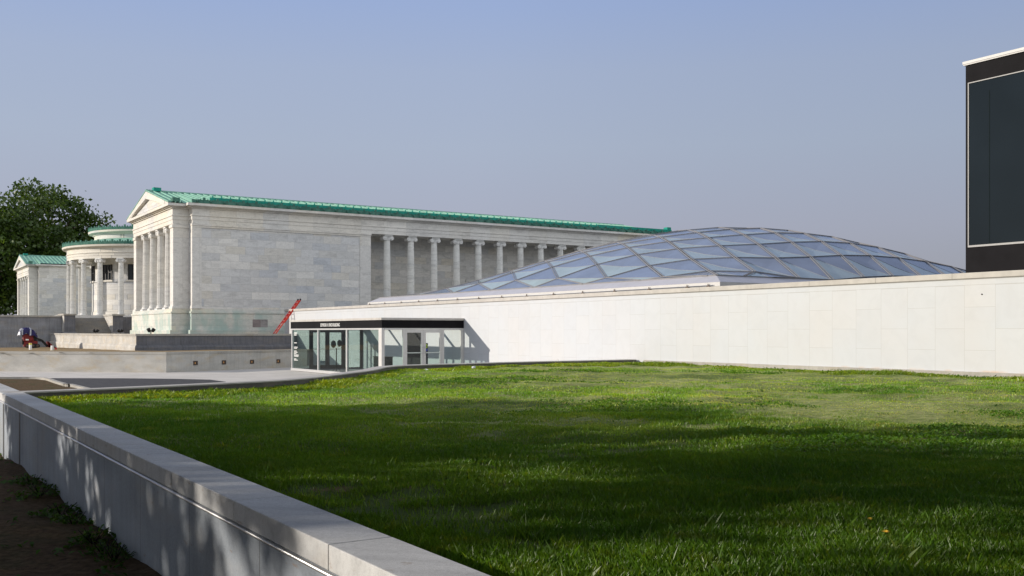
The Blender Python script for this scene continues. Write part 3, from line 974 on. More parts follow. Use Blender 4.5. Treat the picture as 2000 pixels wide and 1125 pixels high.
def wing(f, xe, colonnade):
    """one wing; f maps the near wing's y to this wing's y"""
    def bx(bld, x0, x1, y0, y1, z0, z1, mi=0):
        a, c = sorted((f(y0), f(y1))); bld.box(x0, x1, a, c, z0, z1, mi)

    def ly(bld, x0, x1, y0, y1, st):
        for z0, z1, o in st: bx(bld, x0 - o, x1 + o, y0 - o, y1 + o, z0, z1)
    Y0, Y1 = 70.0, 83.9
    b = MB()
    if colonnade:
        bx(b, 18.74, 32.06, Y0, 72.4, 1.6, 7.46); bx(b, 53.75, xe, Y0, 72.4, 1.6, 7.46)
        bx(b, 18.74, xe, 72.402, Y1, 1.6, 7.46)
    else:
        bx(b, 18.74, xe, Y0, Y1, 1.6, 7.46)
    b.build('wall', M['marble'], T)
    if colonnade:
        b = MB(); bx(b, 32.062, 53.748, 72.30, 72.4, 1.6, 7.46)
        b.build('porch_wall', M['marble_dark'], T)
        xd = W(932, 77)[0]
        b = MB(); bx(b, 41.95, 42.9, 72.24, 72.299, 1.62, 4.15)
        d_ = b.build('doorway', M['bronze'], T)
        b = MB(); bx(b, 41.75, 41.948, 72.2, 72.298, 1.6, 4.35); bx(b, 42.902, 43.1, 72.2, 72.298, 1.6, 4.35); bx(b, 41.949, 42.901, 72.2, 72.298, 4.152, 4.35)
        b.build('door_surround', M['marble_trim'], d_)
    b = MB(); ly(b, 18.74, xe, Y0, Y1, PL)
    b.build('plinth', M['marble_base'], T)
    b = MB(); ly(b, 18.74, xe, Y0, Y1, ENT)
    b.build('entablature', M['marble_trim'], T)
    # antae and the moulding under the architrave
    for x0, x1 in ((18.70, 19.35), (31.2, 32.09)) if colonnade else ((18.70, 19.35),):
        b = MB()
        bx(b, x0, x1, Y0 - .05, Y0 + .4, 1.62, 7.2)
        bx(b, x0 - .05, x1 + .05, Y0 - .11, Y0 + .4, 1.601, 1.66); bx(b, x0 - .03, x1 + .03, Y0 - .08, Y0 + .4, 1.661, 1.80)
        b.build('pilaster', M['marble_trim'], T)
    for x0, x1 in ((18.70, 32.09), (53.72, xe)) if colonnade else ((18.70, xe),):
        b = MB()
        bx(b, x0, x1, Y0 - .07, Y0 + .4, 7.2, 7.33); bx(b, x0 - .03, x1 + .03, Y0 - .12, Y0 + .4, 7.331, 7.459)
        b.build('wall_moulding', M['marble_trim'], T)
        b = MB(); bx(b, x0, x1, Y0 - .04, Y0 + .4, 1.602, 1.72)
        b.build('base_moulding', M['marble_trim'], T)
    # portico
    PY0, PY1 = 70.85, 83.05
    b = MB(); ly(b, 17.6, 18.7, PY0, PY1, [(z0, z1, o - .02) for z0, z1, o in PL])
    b.build('portico_plinth', M['marble_base'], T)
    for y0, y1 in ((PY0, PY0 + .85), (PY1 - .85, PY1)):
        b = MB()
        bx(b, 17.65, 18.73, y0, y1, 1.602, 7.459)
        bx(b, 17.58, 18.735, y0 - .05, y1 + .05, 7.2, 7.4); bx(b, 17.58, 18.735, y0 - .06, y1 + .06, 1.601, 1.75)
        b.build('anta', M['marble_trim'], T)
    b = MB(); ly(b, 17.62, 18.72, PY0, PY1, [(z0 + .0012, z1 + .0012, o - .003) for z0, z1, o in ENT])
    b.build('portico_entablature', M['marble_trim'], T)
    for k in (-1.5, -.5, .5, 1.5):
        column(18.02, f(76.95 + k * 2.3), math.pi / 2)
    # pediment: raking cornice round a sunk tympanum
    ya, yb, yc = PY0 - .42, 76.95, PY1 + .42
    za, zb = 8.843, 10.36
    P = lambda l: [(f(y), z) for y, z in l]
    b = MB(); sl = (zb - za) / (yb - ya)
    b.yz_prism(P([(ya, za), (yb, zb), (yb, zb - .36), (ya + .36 / sl, za)]), 17.2, 18.2)
    b.yz_prism(P([(yc, za), (yb, zb), (yb, zb - .36), (yc - .36 / sl, za)]), 17.2, 18.2)
    b.yz_prism(P([(ya + 1.0, za), (yb, zb - .362), (yc - 1.0, za)]), 17.45, 17.62)
    pd = b.build('pediment', M['marble_trim'], T)
    b = MB(); b.yz_prism(P([(ya + 2.2, za + .12), (yb, zb - .72), (yc - 2.2, za + .12)]), 17.40, 17.448)
    # sunk panel edge
    b.build('tympanum', M['marble'], pd)
    b = MB()
    for s0, s1 in (((ya + .9, za + .05), (yb, zb - .38)), ((yc - .9, za + .05), (yb, zb - .38))):
        b.bar((17.33, f(s0[0]), s0[1] + .06), (17.33, f(s1[0]), s1[1] - .06), .30, .2)
    b.build('raking_moulding', M['marble_trim'], pd)
    # roofs
    b = MB()
    for x0, x1, e, zr in ((17.18, 18.9, ya - .03, 10.40), (18.9, xe + .3, Y0 - .1, 10.40)):
        ez = 8.87 if x0 < 18 else 8.98
        for s in (-1, 1):
            ye = yb + s * (yb - e)
            b.add([(x0, f(ye), ez), (x1, f(ye), ez), (x1, f(yb), zr), (x0, f(yb), zr)], [(0, 1, 2, 3)])
            x = x0 + .05
            while x < x1:
                b.bar((x, f(ye), ez + .03), (x, f(yb), zr + .03), .07, .09); x += .48
        b.bar((x0, f(yb), zr + .04), (x1, f(yb), zr + .04), .22, .12)
    b.yz_prism(P([(Y0 - .1, 8.86), (Y0 - .1, 8.99), (yb, 10.42), (2 * yb - Y0 + .1, 8.99), (2 * yb - Y0 + .1, 8.86)]), 18.84, 18.93)
    rf = b.build('roof', M['copper_light'], T)
    b = MB(); bx(b, 17.7, 18.25, 76.7, 77.2, 10.40, 10.68); b.build('acroterion_block', M['copper'], rf)
    for ye in (ya, yc):
        b = MB(); bx(b, 17.5, 18.0, ye - .02, ye + .5, 8.95, 9.22); b.build('acroterion_block', M['copper_dark'], rf)
    # gutter with lion heads, upstand and seam ends
    g = MB(); up = MB(); st = MB()
    ys_, zt = Y0 - .44, 8.842
    segs = ((18.9, xe + .3),)
    bx(g, 18.6, xe + .3, ys_, ys_ + .14, zt, 9.08)
    x = 18.95
    while x < xe:
        k = f(ys_ - .04)
        g.blob((x, k, 8.97), .085, .09, .1, 8, 5)
        bx(g, x + .40, x + .56, ys_ - .01, ys_ + .1, 9.05, 9.22); bx(g, x + .2, x + .26, ys_ - .01, ys_ + .1, 9.05, 9.13); bx(g, x + .7, x + .76, ys_ - .01, ys_ + .1, 9.05, 9.13)
        x += .92
    g.build('gutter', M['copper_dark'], T)
    if colonnade:
        bx(up, 19.9, 53.7, Y0 - .16, Y0 - .08, 9.0, 9.32); bx(up, 53.72, xe + .3, Y0 - .16, Y0 - .06, 9.0, 9.38)
    else:
        bx(up, 22.0, xe, Y0 + 1.6, Y0 + 1.75, 9.2, 9.95)
    if colonnade:
        x = 20.1
        while x < 53.6:
            bx(up, x - .035, x + .035, Y0 - .15, Y0 - .05, 9.30, 9.43); x += .62
    up.build('upstand', M['copper'], T)
    if colonnade:
        b = MB(); bx(b, xe - .2, xe + .25, Y0 - .14, Y0 + .4, 9.382, 9.6)
        b.build('end_acroterion', M['copper'], rf)
        # blotched block in the base course
        x0, x1 = [Y0 * (S + C * (p - 1000) / F) / (C - S * (p - 1000) / F) for p in (492.5, 522)]
        b = MB(); bx(b, x0, x1, Y0 - .103, Y0 - .09, .32, .88)
        b.build('stained_block', M['stain_stone'], T)
        for k in range(10):
            column(33.66 + k * 2.05, Y0 + .42, 0)


wing(lambda y: y, 61.9, True)
wing(lambda y: 228 - y, 44.0, False)
b = MB(); b.box(26.6, 50, 84.0, 144.0, -.3, 8.6)
b.build('central_block', M['marble'], T)
# round porch
RC = (26.6, 114.0)
A0, A1 = math.pi * .42, math.pi * 1.58
b = MB()
b.lathe([(6.0, 7.62), (8.6, 7.62), (8.6, 7.462), (9.0, 7.462), (9.0, 7.74), (9.03, 7.74), (9.03, 8.0), (9.1, 8.02), (9.1, 8.08), (9.01, 8.1), (9.01, 8.5), (9.13, 8.55),
         (9.2, 8.62), (9.45, 8.66), (9.48, 8.84), (9.3, 8.86)], RC, 90, A0, A1, smooth=False)
b.build('porch_entablature', M['marble_trim'], T)
b = MB(); b.lathe([(9.45, 8.85), (9.47, 9.1), (9.37, 9.12), (9.3, 8.9)], RC, 90, A0, A1, smooth=False)
k = 0
for i in range(130):
    a = A0 + (A1 - A0) * (i + .5) / 130
    u = (math.cos(a), math.sin(a)); v = (-u[1], u[0])
    c = (RC[0] + 9.43 * u[0], RC[1] + 9.43 * u[1])
    b.obox(c, u, v, .04, .10 if i % 3 == 0 else .05, 9.1, 9.33 if i % 3 == 0 else 9.21)
b.build('porch_cresting', M['copper_dark'], T)
b = MB(); b.lathe([(9.36, 9.0), (6.3, 9.75)], RC, 72, A0, A1)
b.build('porch_roof', M['copper_light'], T)
b = MB(); b.lathe([(6.3, 9.3), (6.3, 10.15), (6.42, 10.2), (6.5, 10.32), (6.88, 10.4), (6.92, 10.6), (6.6, 10.62)], RC, 96, smooth=False)
b.build('drum', M['marble_trim'], T)
b = MB(); b.lathe([(6.9, 10.61), (6.92, 10.86), (6.8, 10.88), (6.7, 10.64)], RC, 96, smooth=False)
for i in range(150):
    a = 2 * math.pi * i / 150
    u = (math.cos(a), math.sin(a)); v = (-u[1], u[0])
    b.obox((RC[0] + 6.88 * u[0], RC[1] + 6.88 * u[1]), u, v, .04, .09 if i % 3 == 0 else .045, 10.86, 11.08 if i % 3 == 0 else 10.96)
b.build('drum_cresting', M['copper_dark'], T)
b = MB(); b.lathe([(6.8, 10.7), (2.5, 11.3)], RC, 72); b.build('drum_roof', M['copper_light'], T)
b = MB(); b.lathe([(2.5, 11.2), (2.5, 11.75), (2.62, 11.78), (2.62, 11.95), (2.4, 12.0), (.02, 12.35)], RC, 48, smooth=False)
for i in range(48):
    a = 2 * math.pi * i / 48; u = (math.cos(a), math.sin(a)); v = (-u[1], u[0])
    b.obox((RC[0] + 2.52 * u[0], RC[1] + 2.52 * u[1]), u, v, .03, .05, 11.3, 11.74)
b.build('lantern', M['copper'], T)
b = MB(); b.lathe([(9.7, -.4), (9.7, .1), (9.55, .12), (9.55, 1.35), (9.62, 1.4), (9.62, 1.6), (6.0, 1.6)], RC, 90, A0, A1, smooth=False)
b.build('porch_floor', M['marble_trim'], T)
b = MB(); b.lathe([(6.5, 1.6), (6.5, 7.62)], RC, 72, A0, A1, smooth=False); b.lathe([(6.56, 5.18), (6.62, 5.2), (6.62, 5.34), (6.5, 5.36)], RC, 72, A0, A1, smooth=False)
b.lathe([(6.58, 1.6), (6.58, 2.1), (6.5, 2.13)], RC, 72, A0, A1, smooth=False)
b.build('porch_inner_wall', M['marble'], T)
for deg in (-58, -29, 0.5, 29.5, 58):
    a = math.pi + math.radians(deg)
    u = (math.cos(a), math.sin(a)); v = (-u[1], u[0])
    pt = lambda d_, s_: (RC[0] + d_ * u[0] + s_ * v[0], RC[1] + d_ * u[1] + s_ * v[1])
    fr = MB()
    for s_ in (-.64, -.22, .22, .64): fr.obox(pt(6.54, s_), u, v, .05, .045, 5.37, 7.0)
    for z_ in (5.37, 6.16, 6.93): 
        for s_ in (-.43, 0, .43): fr.obox(pt(6.54, s_), u, v, .045, .16, z_, z_ + .07)
    w_ = fr.build('window', M['bronze'], T)
    MB().obox(pt(6.52, 0), u, v, .012, .6, 5.4, 6.95).build('window_pane', M['glass_dark'], w_)
    b = MB(); b.obox(pt(6.56, 0), u, v, .10, .85, 5.22, 5.366); b.obox(pt(6.54, 0), u, v, .06, .8, 7.001, 7.1)
    b.build('window_surround', M['marble_trim'], w_)
for k in range(-4, 5):
    if k == 0: continue
    deg = (abs(k) - .5) * 15.5 * (1 if k > 0 else -1)
    a = math.pi + math.radians(deg)
    column(RC[0] + 8.75 * math.cos(a), RC[1] + 8.75 * math.sin(a), a + math.pi / 2)

# ------------------------------------------------------------------ small things by the temple
def floodlight(px, t, z, lab):
    x, y = W(px, t)
    q = empty('floodlight', (x, y, z), lab, 'floodlight', 'black floodlights on the temple terrace')
    for s in (-1, 1):
        b = MB(); c0 = Vector((x + s * .07, y, z + .17))
        dv = Vector((s * .45, -.25, .75)).normalized()
        b.tube([c0, c0 + dv * .05, c0 + dv * .26], [.06, .11, .13], 10)
        b.build('lamp_head', M['rubber'], q)
    b = MB(); b.box(x - .12, x + .12, y - .08, y + .08, z - .02, z + .03); b.tube([(x, y, z + .03), (x, y, z + .2)], .035, 8)
    b.build('base', M['rubber'], q)


floodlight(294.8, 67.5, -.18, 'small black double floodlight on the terrace wall before the portico')
floodlight(187, 91, -.2, 'small black double floodlight in front of the temple steps')
floodlight(234.5, 91, -.2, 'small black double floodlight before the right pier of the steps')

# ladder
fx, fy = 23.25, 66.3
r = empty('ladder', (fx, fy, -.2), 'red fibreglass extension ladder leaning on the end of the white wall', 'ladder')
p0, p1 = Vector((fx, fy, -.16)), Vector((25.0, 66.25, 2.22))
dl = (p1 - p0)
SK = .10
for s, nm in ((-.30, 'orange'), (.30, 'red')):
    MB().bar(p0 + Vector((s * SK, s, 0)), p1 + Vector((s * SK, s, 0)), .03, .075).build('rail', M[nm], r)
off = Vector((.05, 0, -.03))
plain_rung = plain('dull rung', (.3, .29, .28), .6, .1)
for s, nm in ((-.285, 'red'), (.285, 'red')):
    MB().bar(p0 + dl * .34 + Vector((s * SK, s, 0)) + off, p0 + dl * .985 + Vector((s * SK, s, 0)) + off, .025, .06).build('fly_rail', M[nm], r)
for k in range(9):
    t = .06 + k * .108
    q = p0 + dl * t
    MB().tube([q + Vector((-.03, -.30, 0)), q + Vector((.03, .30, 0))], .016, 6).build('rung', plain_rung, r)
for s in (-.30, .30):
    MB().box(p0.x + s * SK - .05, p0.x + s * SK + .06, fy + s - .05, fy + s + .05, -.21, -.12).build('foot', M['rubber'], r)
    q = p1 + Vector((s * SK, s, 0)); MB().blob((q.x, q.y, q.z), .07, .05, .07).build('end_cap', M['rubber'], r)

# covered compact loader
lx, ly_ = W(66, 78)
lz = -1.28
r = empty('compact_loader', (lx, ly_, lz), 'small red tracked loader half covered by a violet tarpaulin, bucket lowered', 'loader')
X = lambda x, y, z: (lx + x, ly_ + y, lz + z)
for s in (-.36, .36):
    b = MB(); pts = []
    for k in range(20):
        a = 2 * math.pi * k / 20
        pts.append((max(-.28, min(.38, .52 * math.cos(a))) + .16 * math.cos(a), .19 + .18 * math.sin(a)))
    n = len(pts); w = .1
    vs = [X(p[0] - .15, s + sg * w, p[1]) for sg in (-1, 1) for p in pts]
    b.add(vs, [tuple(range(n)), tuple(range(2 * n - 1, n - 1, -1))] + [(k, (k + 1) % n, n + (k + 1) % n, n + k) for k in range(n)])
    tk = b.build('track', M['rubber'], r)
    b = MB()
    for cx in (-.45, -.1, .24):
        q = X(cx - .02, s, .19); b.tube([(q[0], q[1] - .105, q[2]), (q[0], q[1] + .105, q[2])], .105, 12)
    b.build('track_wheel', M['rust'], tk)
def lbox(x0, x1, y0, y1, z0, z1, nm, m, par=r, bev=.02):
    return MB().box(lx + x0, lx + x1, ly_ + y0, ly_ + y1, lz + z0, lz + z1).build(nm, m, par, bevel=bev)
lbox(-.72, .25, -.25, .25, .12, .62, 'chassis', M['red_paint'])
lbox(-.78, -.05, -.34, .34, .55, 1.12, 'engine_hood', M['red_paint'], bev=.05)
lbox(-.05, .18, -.28, .28, .62, 1.2, 'control_tower', M['bronze'], bev=.04)
lbox(-.84, -.72, -.2, .2, .3, .7, 'rear_platform', M['rubber'])
lbox(-.62, -.4, -.345, -.335, .62, .72, 'side_marking', M['white_paint'], bev=0)
for s in (-.3, .3):
    b = MB(); b.bar(X(-.35, s, .95), X(.55, s, .62), .07, .13); b.bar(X(.55, s, .62), X(1.0, s, .12), .07, .12)
    b.tube([X(-.1, s * .8, .62), X(.5, s * .8, .55)], .035, 8)
    b.build('lift_arm', M['rubber'], r)
b = MB(); b.xz_prism([(lx + .95, lz + .52), (lx + .98, lz + .06), (lx + 1.5, lz + .03), (lx + 1.52, lz + .07), (lx + 1.1, lz + .14), (lx + 1.04, lz + .5)], ly_ - .55, ly_ + .55)
for s in (-.55, .53): b.xz_prism([(lx + .97, lz + .5), (lx + .98, lz + .06), (lx + 1.48, lz + .05)], ly_ + s, ly_ + s + .02)
b.build('bucket', M['red_paint'], r)
# tarpaulin: a draped sheet with folds
b = MB(); nu, nv = 26, 20
vs = []
for j in range(nv):
    for i in range(nu):
        u, v = i / (nu - 1) * 2 - 1, j / (nv - 1) * 2 - 1
        xx = -.42 + u * .62; y_ = v * .62
        e = max(abs(u) ** 2.2, abs(v) ** 2.2)
        z_ = 1.58 - .14 * (u + .1) ** 2 - .48 * e ** 2.4 + .05 * math.sin(9 * u + 3 * v) * (.3 + e) + .035 * math.sin(13 * v - 5 * u)
        if u > .35: z_ -= .1
        xx += (-.12 if u < -.6 else 0) * (1 - abs(v)) + .03 * math.sin(7 * v + 2 * u)
        y_ = y_ * (1 - .28 * max(0, e - .5)) + .03 * math.sin(8 * u)
        vs.append(X(xx, y_, z_))
fs = [(j * nu + i, j * nu + i + 1, (j + 1) * nu + i + 1, (j + 1) * nu + i) for j in range(nv - 1) for i in range(nu - 1)]
for n_, f_ in enumerate(fs):
    i = n_ % (nu - 1)
    b_i = 1 if ((i < 6 and (i % 3 != 2)) or (i in (14, 15) and n_ // (nu - 1) < 7)) else 0
    b.f.append(f_); b.m.append(b_i); b.smooth.append(True)
b.v = [tuple(p) for p in vs]
b.build('tarpaulin', [M['tarp'], M['tarp_silver']], r)

# markers by the loader
def pipe(px, t, h, lab, cap, rad=.085):
    x, y = W(px, t); z = -1.14
    q = empty('marker_pipe', (x, y, z), lab, 'pipe', 'white marker pipes behind the low wall')
    b = MB(); b.lathe([(rad, z), (rad, z + h), (rad * .9, z + h + .004), (rad * .9, z + h - .05)], (x, y), 16)
    b.build('tube', M['pipe'], q)
    if cap:
        b = MB(); b.lathe([(rad * 1.04, z + h - .1), (rad * 1.04, z + h - .005)], (x, y), 16, smooth=False); b.build('band', M['yellow'], q)
    return x, y, z


pipe(59.4, 63.5, .42, 'upright white pipe with yellow top behind the low wall', True)
x, y, z = pipe(101.8, 61.5, .29, 'short plain white pipe behind the low wall near the loader bucket', False, .08)
q = empty('red_flag', (x + .17, y - .05, z), 'tiny red marker flag beside the short white pipe', 'flag')
b = MB(); b.box(x + .13, x + .26, y - .06, y - .05, z + .05, z + .16); b.build('cloth', M['red'], q)
b = MB(); b.tube([(x + .13, y - .055, z - .05), (x + .13, y - .055, z + .17)], .006, 6); b.build('stick', M['steel'], q)

# stake and litter at the kerb
x, y = G(1089, 713.5, -1.2)
b = MB(); b.tube([(x, y, -1.3), (x + .01, y, -.97)], .016, 8)
tag(b.build('stake', M['pipe']), 'thin white stake standing in the grass before the kerb', 'stake')
for nm, px, py, s, lab in (('paper_cup', 924.5, 718.8, .085, 'crumpled white paper cup lying on the lawn before the pavilion doors'), ('paper_scrap', 834, 722.8, .07, 'flat white paper scrap on the lawn below the kerb bend')):
    x, y = G(px, py, -1.17)
    b = MB(); n = 9
    if nm == 'paper_cup':
        b.tube([(x - .05, y, -1.155), (x + .05, y - .03, -1.15)], [.035, .05], 10)
    else:
        b.add([(x - .07, y - .06, -1.17), (x + .06, y - .07, -1.16), (x + .08, y + .06, -1.15), (x, y + .09, -1.13), (x - .07, y + .05, -1.155)], [(0, 1, 3), (1, 2, 3), (0, 3, 4)])
    tag(b.build(nm, M['paper']), lab, 'litter')


def dandelion(px, py, z, lab, s=1.0, h=.07):
    x, y = G(px, py, z + h)
    q = empty('dandelion', (x, y, z), lab, 'flower', 'yellow dandelions')
    b = MB(); nn = 16
    for k in range(nn):
        a = 2 * math.pi * k / nn
        for rr, zz in ((.028 * s, 0), (.019 * s, .006)):
            c, s_ = math.cos(a + zz * 40), math.sin(a + zz * 40)
            b.add([(x - s_ * .004 * s, y + c * .004 * s, z + h + zz), (x + s_ * .004 * s, y - c * .004 * s, z + h + zz), (x + c * rr, y + s_ * rr, z + h + zz + .004)], [(0, 1, 2)])
    b.build('petals', M['petal'], q)
    MB().tube([(x, y, z - .05), (x, y, z + h)], .003, 5).build('stem', M['weed'], q)


dandelion(1730, 1039, LAWN_Z + .02, 'open yellow dandelion in the shaded lawn, the larger of a pair', 1.0, .05)
dandelion(1699, 1014, LAWN_Z + .02, 'half hidden small dandelion in the shaded lawn, behind a larger one', .75, .045)
dandelion(85, 767, LAWN_Z + .06, 'yellow dandelion at the far left corner of the lawn by the granite wall', 1.5, .06)


# ------------------------------------------------------------------ vegetation
def mesh_np(name, V, Fq, mtl, tint=None, parent=None, tri=False):
    me = bpy.data.meshes.new(name)
    k = 3 if tri else 4
    V = np.asarray(V, np.float32); Fq = np.asarray(Fq, np.int32)
    off = np.array([0, 0, EZ], np.float32)
    if parent is not None: off = off - np.array(parent.location, np.float32)
    V = V + off
    me.vertices.add(len(V)); me.vertices.foreach_set('co', V.ravel())
    me.loops.add(len(Fq) * k); me.loops.foreach_set('vertex_index', Fq.ravel())
    me.polygons.add(len(Fq)); me.polygons.foreach_set('loop_start', np.arange(len(Fq), dtype=np.int32) * k)
    me.materials.append(mtl)
    if tint is not None:
        ca = me.color_attributes.new('tint', 'FLOAT_COLOR', 'POINT')
        ca.data.foreach_set('color', np.c_[tint, np.ones(len(tint))].astype(np.float32).ravel())
    me.update(); me.validate()
    o = bpy.data.objects.new(name, me); COL.objects.link(o); o.parent = parent
    return o


def vnoise(x, y, s, seed=0):
    """smooth value noise in 0..1"""
    g = np.random.default_rng(seed).random((64, 64))
    x, y = x * s + 100.3, y * s + 57.7
    i, j = np.floor(x).astype(int), np.floor(y).astype(int)
    fx, fy = x - i, y - j
    fx, fy = fx * fx * (3 - 2 * fx), fy * fy * (3 - 2 * fy)
    q = lambda a, b_: g[a % 64, b_ % 64]
    return (q(i, j) * (1 - fx) + q(i + 1, j) * fx) * (1 - fy) + (q(i, j + 1) * (1 - fx) + q(i + 1, j + 1) * fx) * fy


def blades(x, y, z, h, w, lean, tint):
    n = len(x)
    a = rng.random(n) * 2 * np.pi
    cx, cy = np.cos(a), np.sin(a)
    ld = rng.random(n) * 2 * np.pi
    lx_, ly2 = np.cos(ld) * lean * h, np.sin(ld) * lean * h
    V = np.empty((n, 4, 3), np.float32)
    V[:, 0] = np.c_[x - cx * w, y - cy * w, z - .02]
    V[:, 1] = np.c_[x + cx * w, y + cy * w, z - .02]
    V[:, 2] = np.c_[x + cx * w * .75 + lx_ * .55, y + cy * w * .75 + ly2 * .55, z + h * .6 * (1 - .2 * lean)]
    V[:, 3] = np.c_[x + lx_, y + ly2, z + h * (1 - .25 * lean)]
    base = np.arange(n)[:, None] * 4
    Fq = base + np.array([[0, 1, 2, 3]])
    T_ = np.repeat(tint, 4, axis=0)
    return V.reshape(-1, 3), Fq, T_


AV, AF, AT = [], [], []
cnt = 0


def put(V, Fq, T_):
    global cnt
    AV.append(V); AF.append(Fq + cnt); AT.append(T_); cnt += len(V)


def inside(x, y, m=.0): return (x > XI + .0 + m) & (x < XW - .07 - m) & (y < np.interp(x, KX, KY) - .02 - m)


for t0, t1, dens, hh, ww in ((3.6, 6.5, 12000, .046, .0028), (6.5, 10, 6500, .043, .0037), (10, 15, 2900, .038, .0052), (15, 21, 1150, .033, .0066), (21, 33, 480, .031, .0095)):
    area = (t1 ** 2 - t0 ** 2) * .56
    n = int(area * dens)
    t = np.sqrt(rng.random(n) * (t1 ** 2 - t0 ** 2) + t0 ** 2); rr = (rng.random(n) * 2 - 1) * .56 * t
    x, y = S * t + C * rr, C * t - S * rr
    g1 = vnoise(x, y, .38, 3); g2 = vnoise(x, y, 1.6, 4); g3 = vnoise(x, y, 5.0, 5)
    lush = .5 * g1 + .35 * g2 + .15 * g3
    tcen = S * x + C * y; lat = C * x - S * y
    # the far right part of the lawn is thin and sun-bleached
    thin = np.clip((tcen - 10.5) / 4, 0, 1) * np.clip((lat + 3) / 5, 0, 1)
    pr = np.clip(.95 - thin * np.clip((.66 - lush) * 3.0, 0, .42), .05, 1)
    bare = (vnoise(x * 1.0, y * 1.0, .9, 9) * .6 + vnoise(x, y, 3.1, 10) * .4)
    pr *= np.clip((.78 - bare) * 9, .12, 1)
    ok = inside(x, y) & (rng.random(n) < pr)
    x, y, lush, thin, g2, g3 = (q[ok] for q in (x, y, lush, thin, g2, g3))
    n = len(x)
    h = hh * (.55 + .9 * lush) * (.6 + .8 * rng.random(n)) * (1 - .6 * thin * np.clip((.62 - lush) * 6, 0, 1))
    tall = rng.random(n) < .012
    h[tall] *= 1.9
    lit_far = np.clip((S * x + C * y - 8) / 9, 0, 1)[:, None]
    tint = np.ones((n, 3)) * (.75 + .5 * rng.random((n, 1)))
    yel = rng.random(n) < (.05 + .12 * (g3 > .6))
    tint[yel] *= np.array([1.5, 1.15, .9])
    dry = rng.random(n) < .035
    tint[dry] = np.array([1.9, 1.25, 1.2])
    sg = thin[:, None] * np.clip((.66 - lush) * 5, 0, 1)[:, None]
    tint *= (1 - sg) + sg * np.array([[2.1, 1.4, 4.2]])
    tint *= (1 - lit_far) * np.array([[.74, .84, .62]]) + lit_far * np.array([[1.67, 1.67, 1.67]])  # shaded near turf darkened and sunlit far turf brightened in the blade colour
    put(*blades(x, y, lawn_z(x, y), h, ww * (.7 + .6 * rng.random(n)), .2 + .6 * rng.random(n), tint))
# ragged fringe along the kerb and along the white wall's plinth
nf = 26000
kx = rng.random(nf) * (XW - XI) + XI
ky = np.interp(kx, KX, KY) - .10 - rng.random(nf) ** 1.5 * (1.5 * (.3 + vnoise(kx, kx * 0, .5, 21)))
h = (.03 + .085 * vnoise(kx, ky, 1.7, 22)) * (.5 + rng.random(nf))
m = rng.random(nf)[:, None]
tint = (.8 + .5 * rng.random((nf, 1))) * (np.array([[1.5, 1.3, .9]]) * (1 - m) + m * np.array([[2.5, 1.65, 1.2]]))
put(*blades(kx, ky, lawn_z(kx, ky), h, .009 + .009 * rng.random(nf), .4 + .8 * rng.random(nf), tint))
nf = 15000
wy = 9 + rng.random(nf) * 20; wx = XW - .13 - rng.random(nf) ** 1.6 * 1.1
h = (.03 + .12 * vnoise(wx * .5, wy, .8, 31) ** 2) * (.5 + rng.random(nf))
tint = (.8 + .5 * rng.random((nf, 1))) * np.array([[1.7, 1.3, .9]])
put(*blades(wx, wy, lawn_z(wx, wy), h, .010 + .010 * rng.random(nf), .4 + .8 * rng.random(nf), tint))
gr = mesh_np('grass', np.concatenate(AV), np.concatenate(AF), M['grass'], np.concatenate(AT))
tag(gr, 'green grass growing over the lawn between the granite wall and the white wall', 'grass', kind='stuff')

# broad leaved weeds in the turf, in loose drifts
AV, AF, AT = [], [], []; cnt = 0


def weed_cloud(cx, cy, rad, n, hgt, size, tint=(1, 1, 1), zf=lawn_z):
    a = rng.random(n) * 2 * np.pi; q = rad * np.sqrt(rng.random(n))
    x, y = cx + q * np.cos(a) * 1.3, cy + q * np.sin(a)
    z = zf(x, y) + rng.random(n) * hgt * (1 - .6 * q / rad)
    d = rng.random(n) * 2 * np.pi; up = .25 + .8 * rng.random(n)
    L = size * (.6 + .8 * rng.random(n)); wd = L * .34
    dx, dy = np.cos(d), np.sin(d)
    V = np.empty((n, 4, 3), np.float32)
    V[:, 0] = np.c_[x, y, z - .01]
    V[:, 1] = np.c_[x + dx * L * .5 - dy * wd, y + dy * L * .5 + dx * wd, z + up * L * .45]
    V[:, 2] = np.c_[x + dx * L, y + dy * L, z + up * L * .6]
    V[:, 3] = np.c_[x + dx * L * .5 + dy * wd, y + dy * L * .5 - dx * wd, z + up * L * .45]
    T_ = np.repeat((.7 + .6 * rng.random((n, 1))) * np.array([tint]), 4, axis=0)
    put(V.reshape(-1, 3), np.arange(n)[:, None] * 4 + np.array([[0, 1, 2, 3]]), T_)


drifts = [(1215, 790, 1.3, 9), (1180, 784, .9, 5), (1260, 797, .8, 4), (1680, 862, .9, 8), (1760, 852, .9, 7), (1620, 858, .7, 5), (1840, 845, .8, 5), (1930, 835, .9, 6),
          (960, 742, 1.6, 8), (1000, 738, 1.5, 7), (930, 748, 1.2, 5), (1090, 724, 1.4, 6), (1170, 722, 1.2, 5), (1400, 722, 1.6, 5), (1950, 805, .6, 4), (1480, 840, .5, 3), (1440, 850, .4, 3),
          (1560, 865, .5, 4), (1500, 725, 1.4, 4), (1700, 760, .9, 3), (1890, 870, .6, 4), (1520, 790, .6, 3), (1330, 810, .7, 4)]
for px, py, rad, k in drifts:
    x0, y0 = G(px, py, LAWN_Z + .04)
    for _ in range(k):
        x, y = x0 + rng.normal() * rad * .7, y0 + rng.normal() * rad * .35
        if inside(np.array([x]), np.array([y]), .2)[0]:
            weed_cloud(x, y, .28 + .3 * rng.random(), 90, .05, .026 + .0012 * y0, (1.25, 1.3, .9))
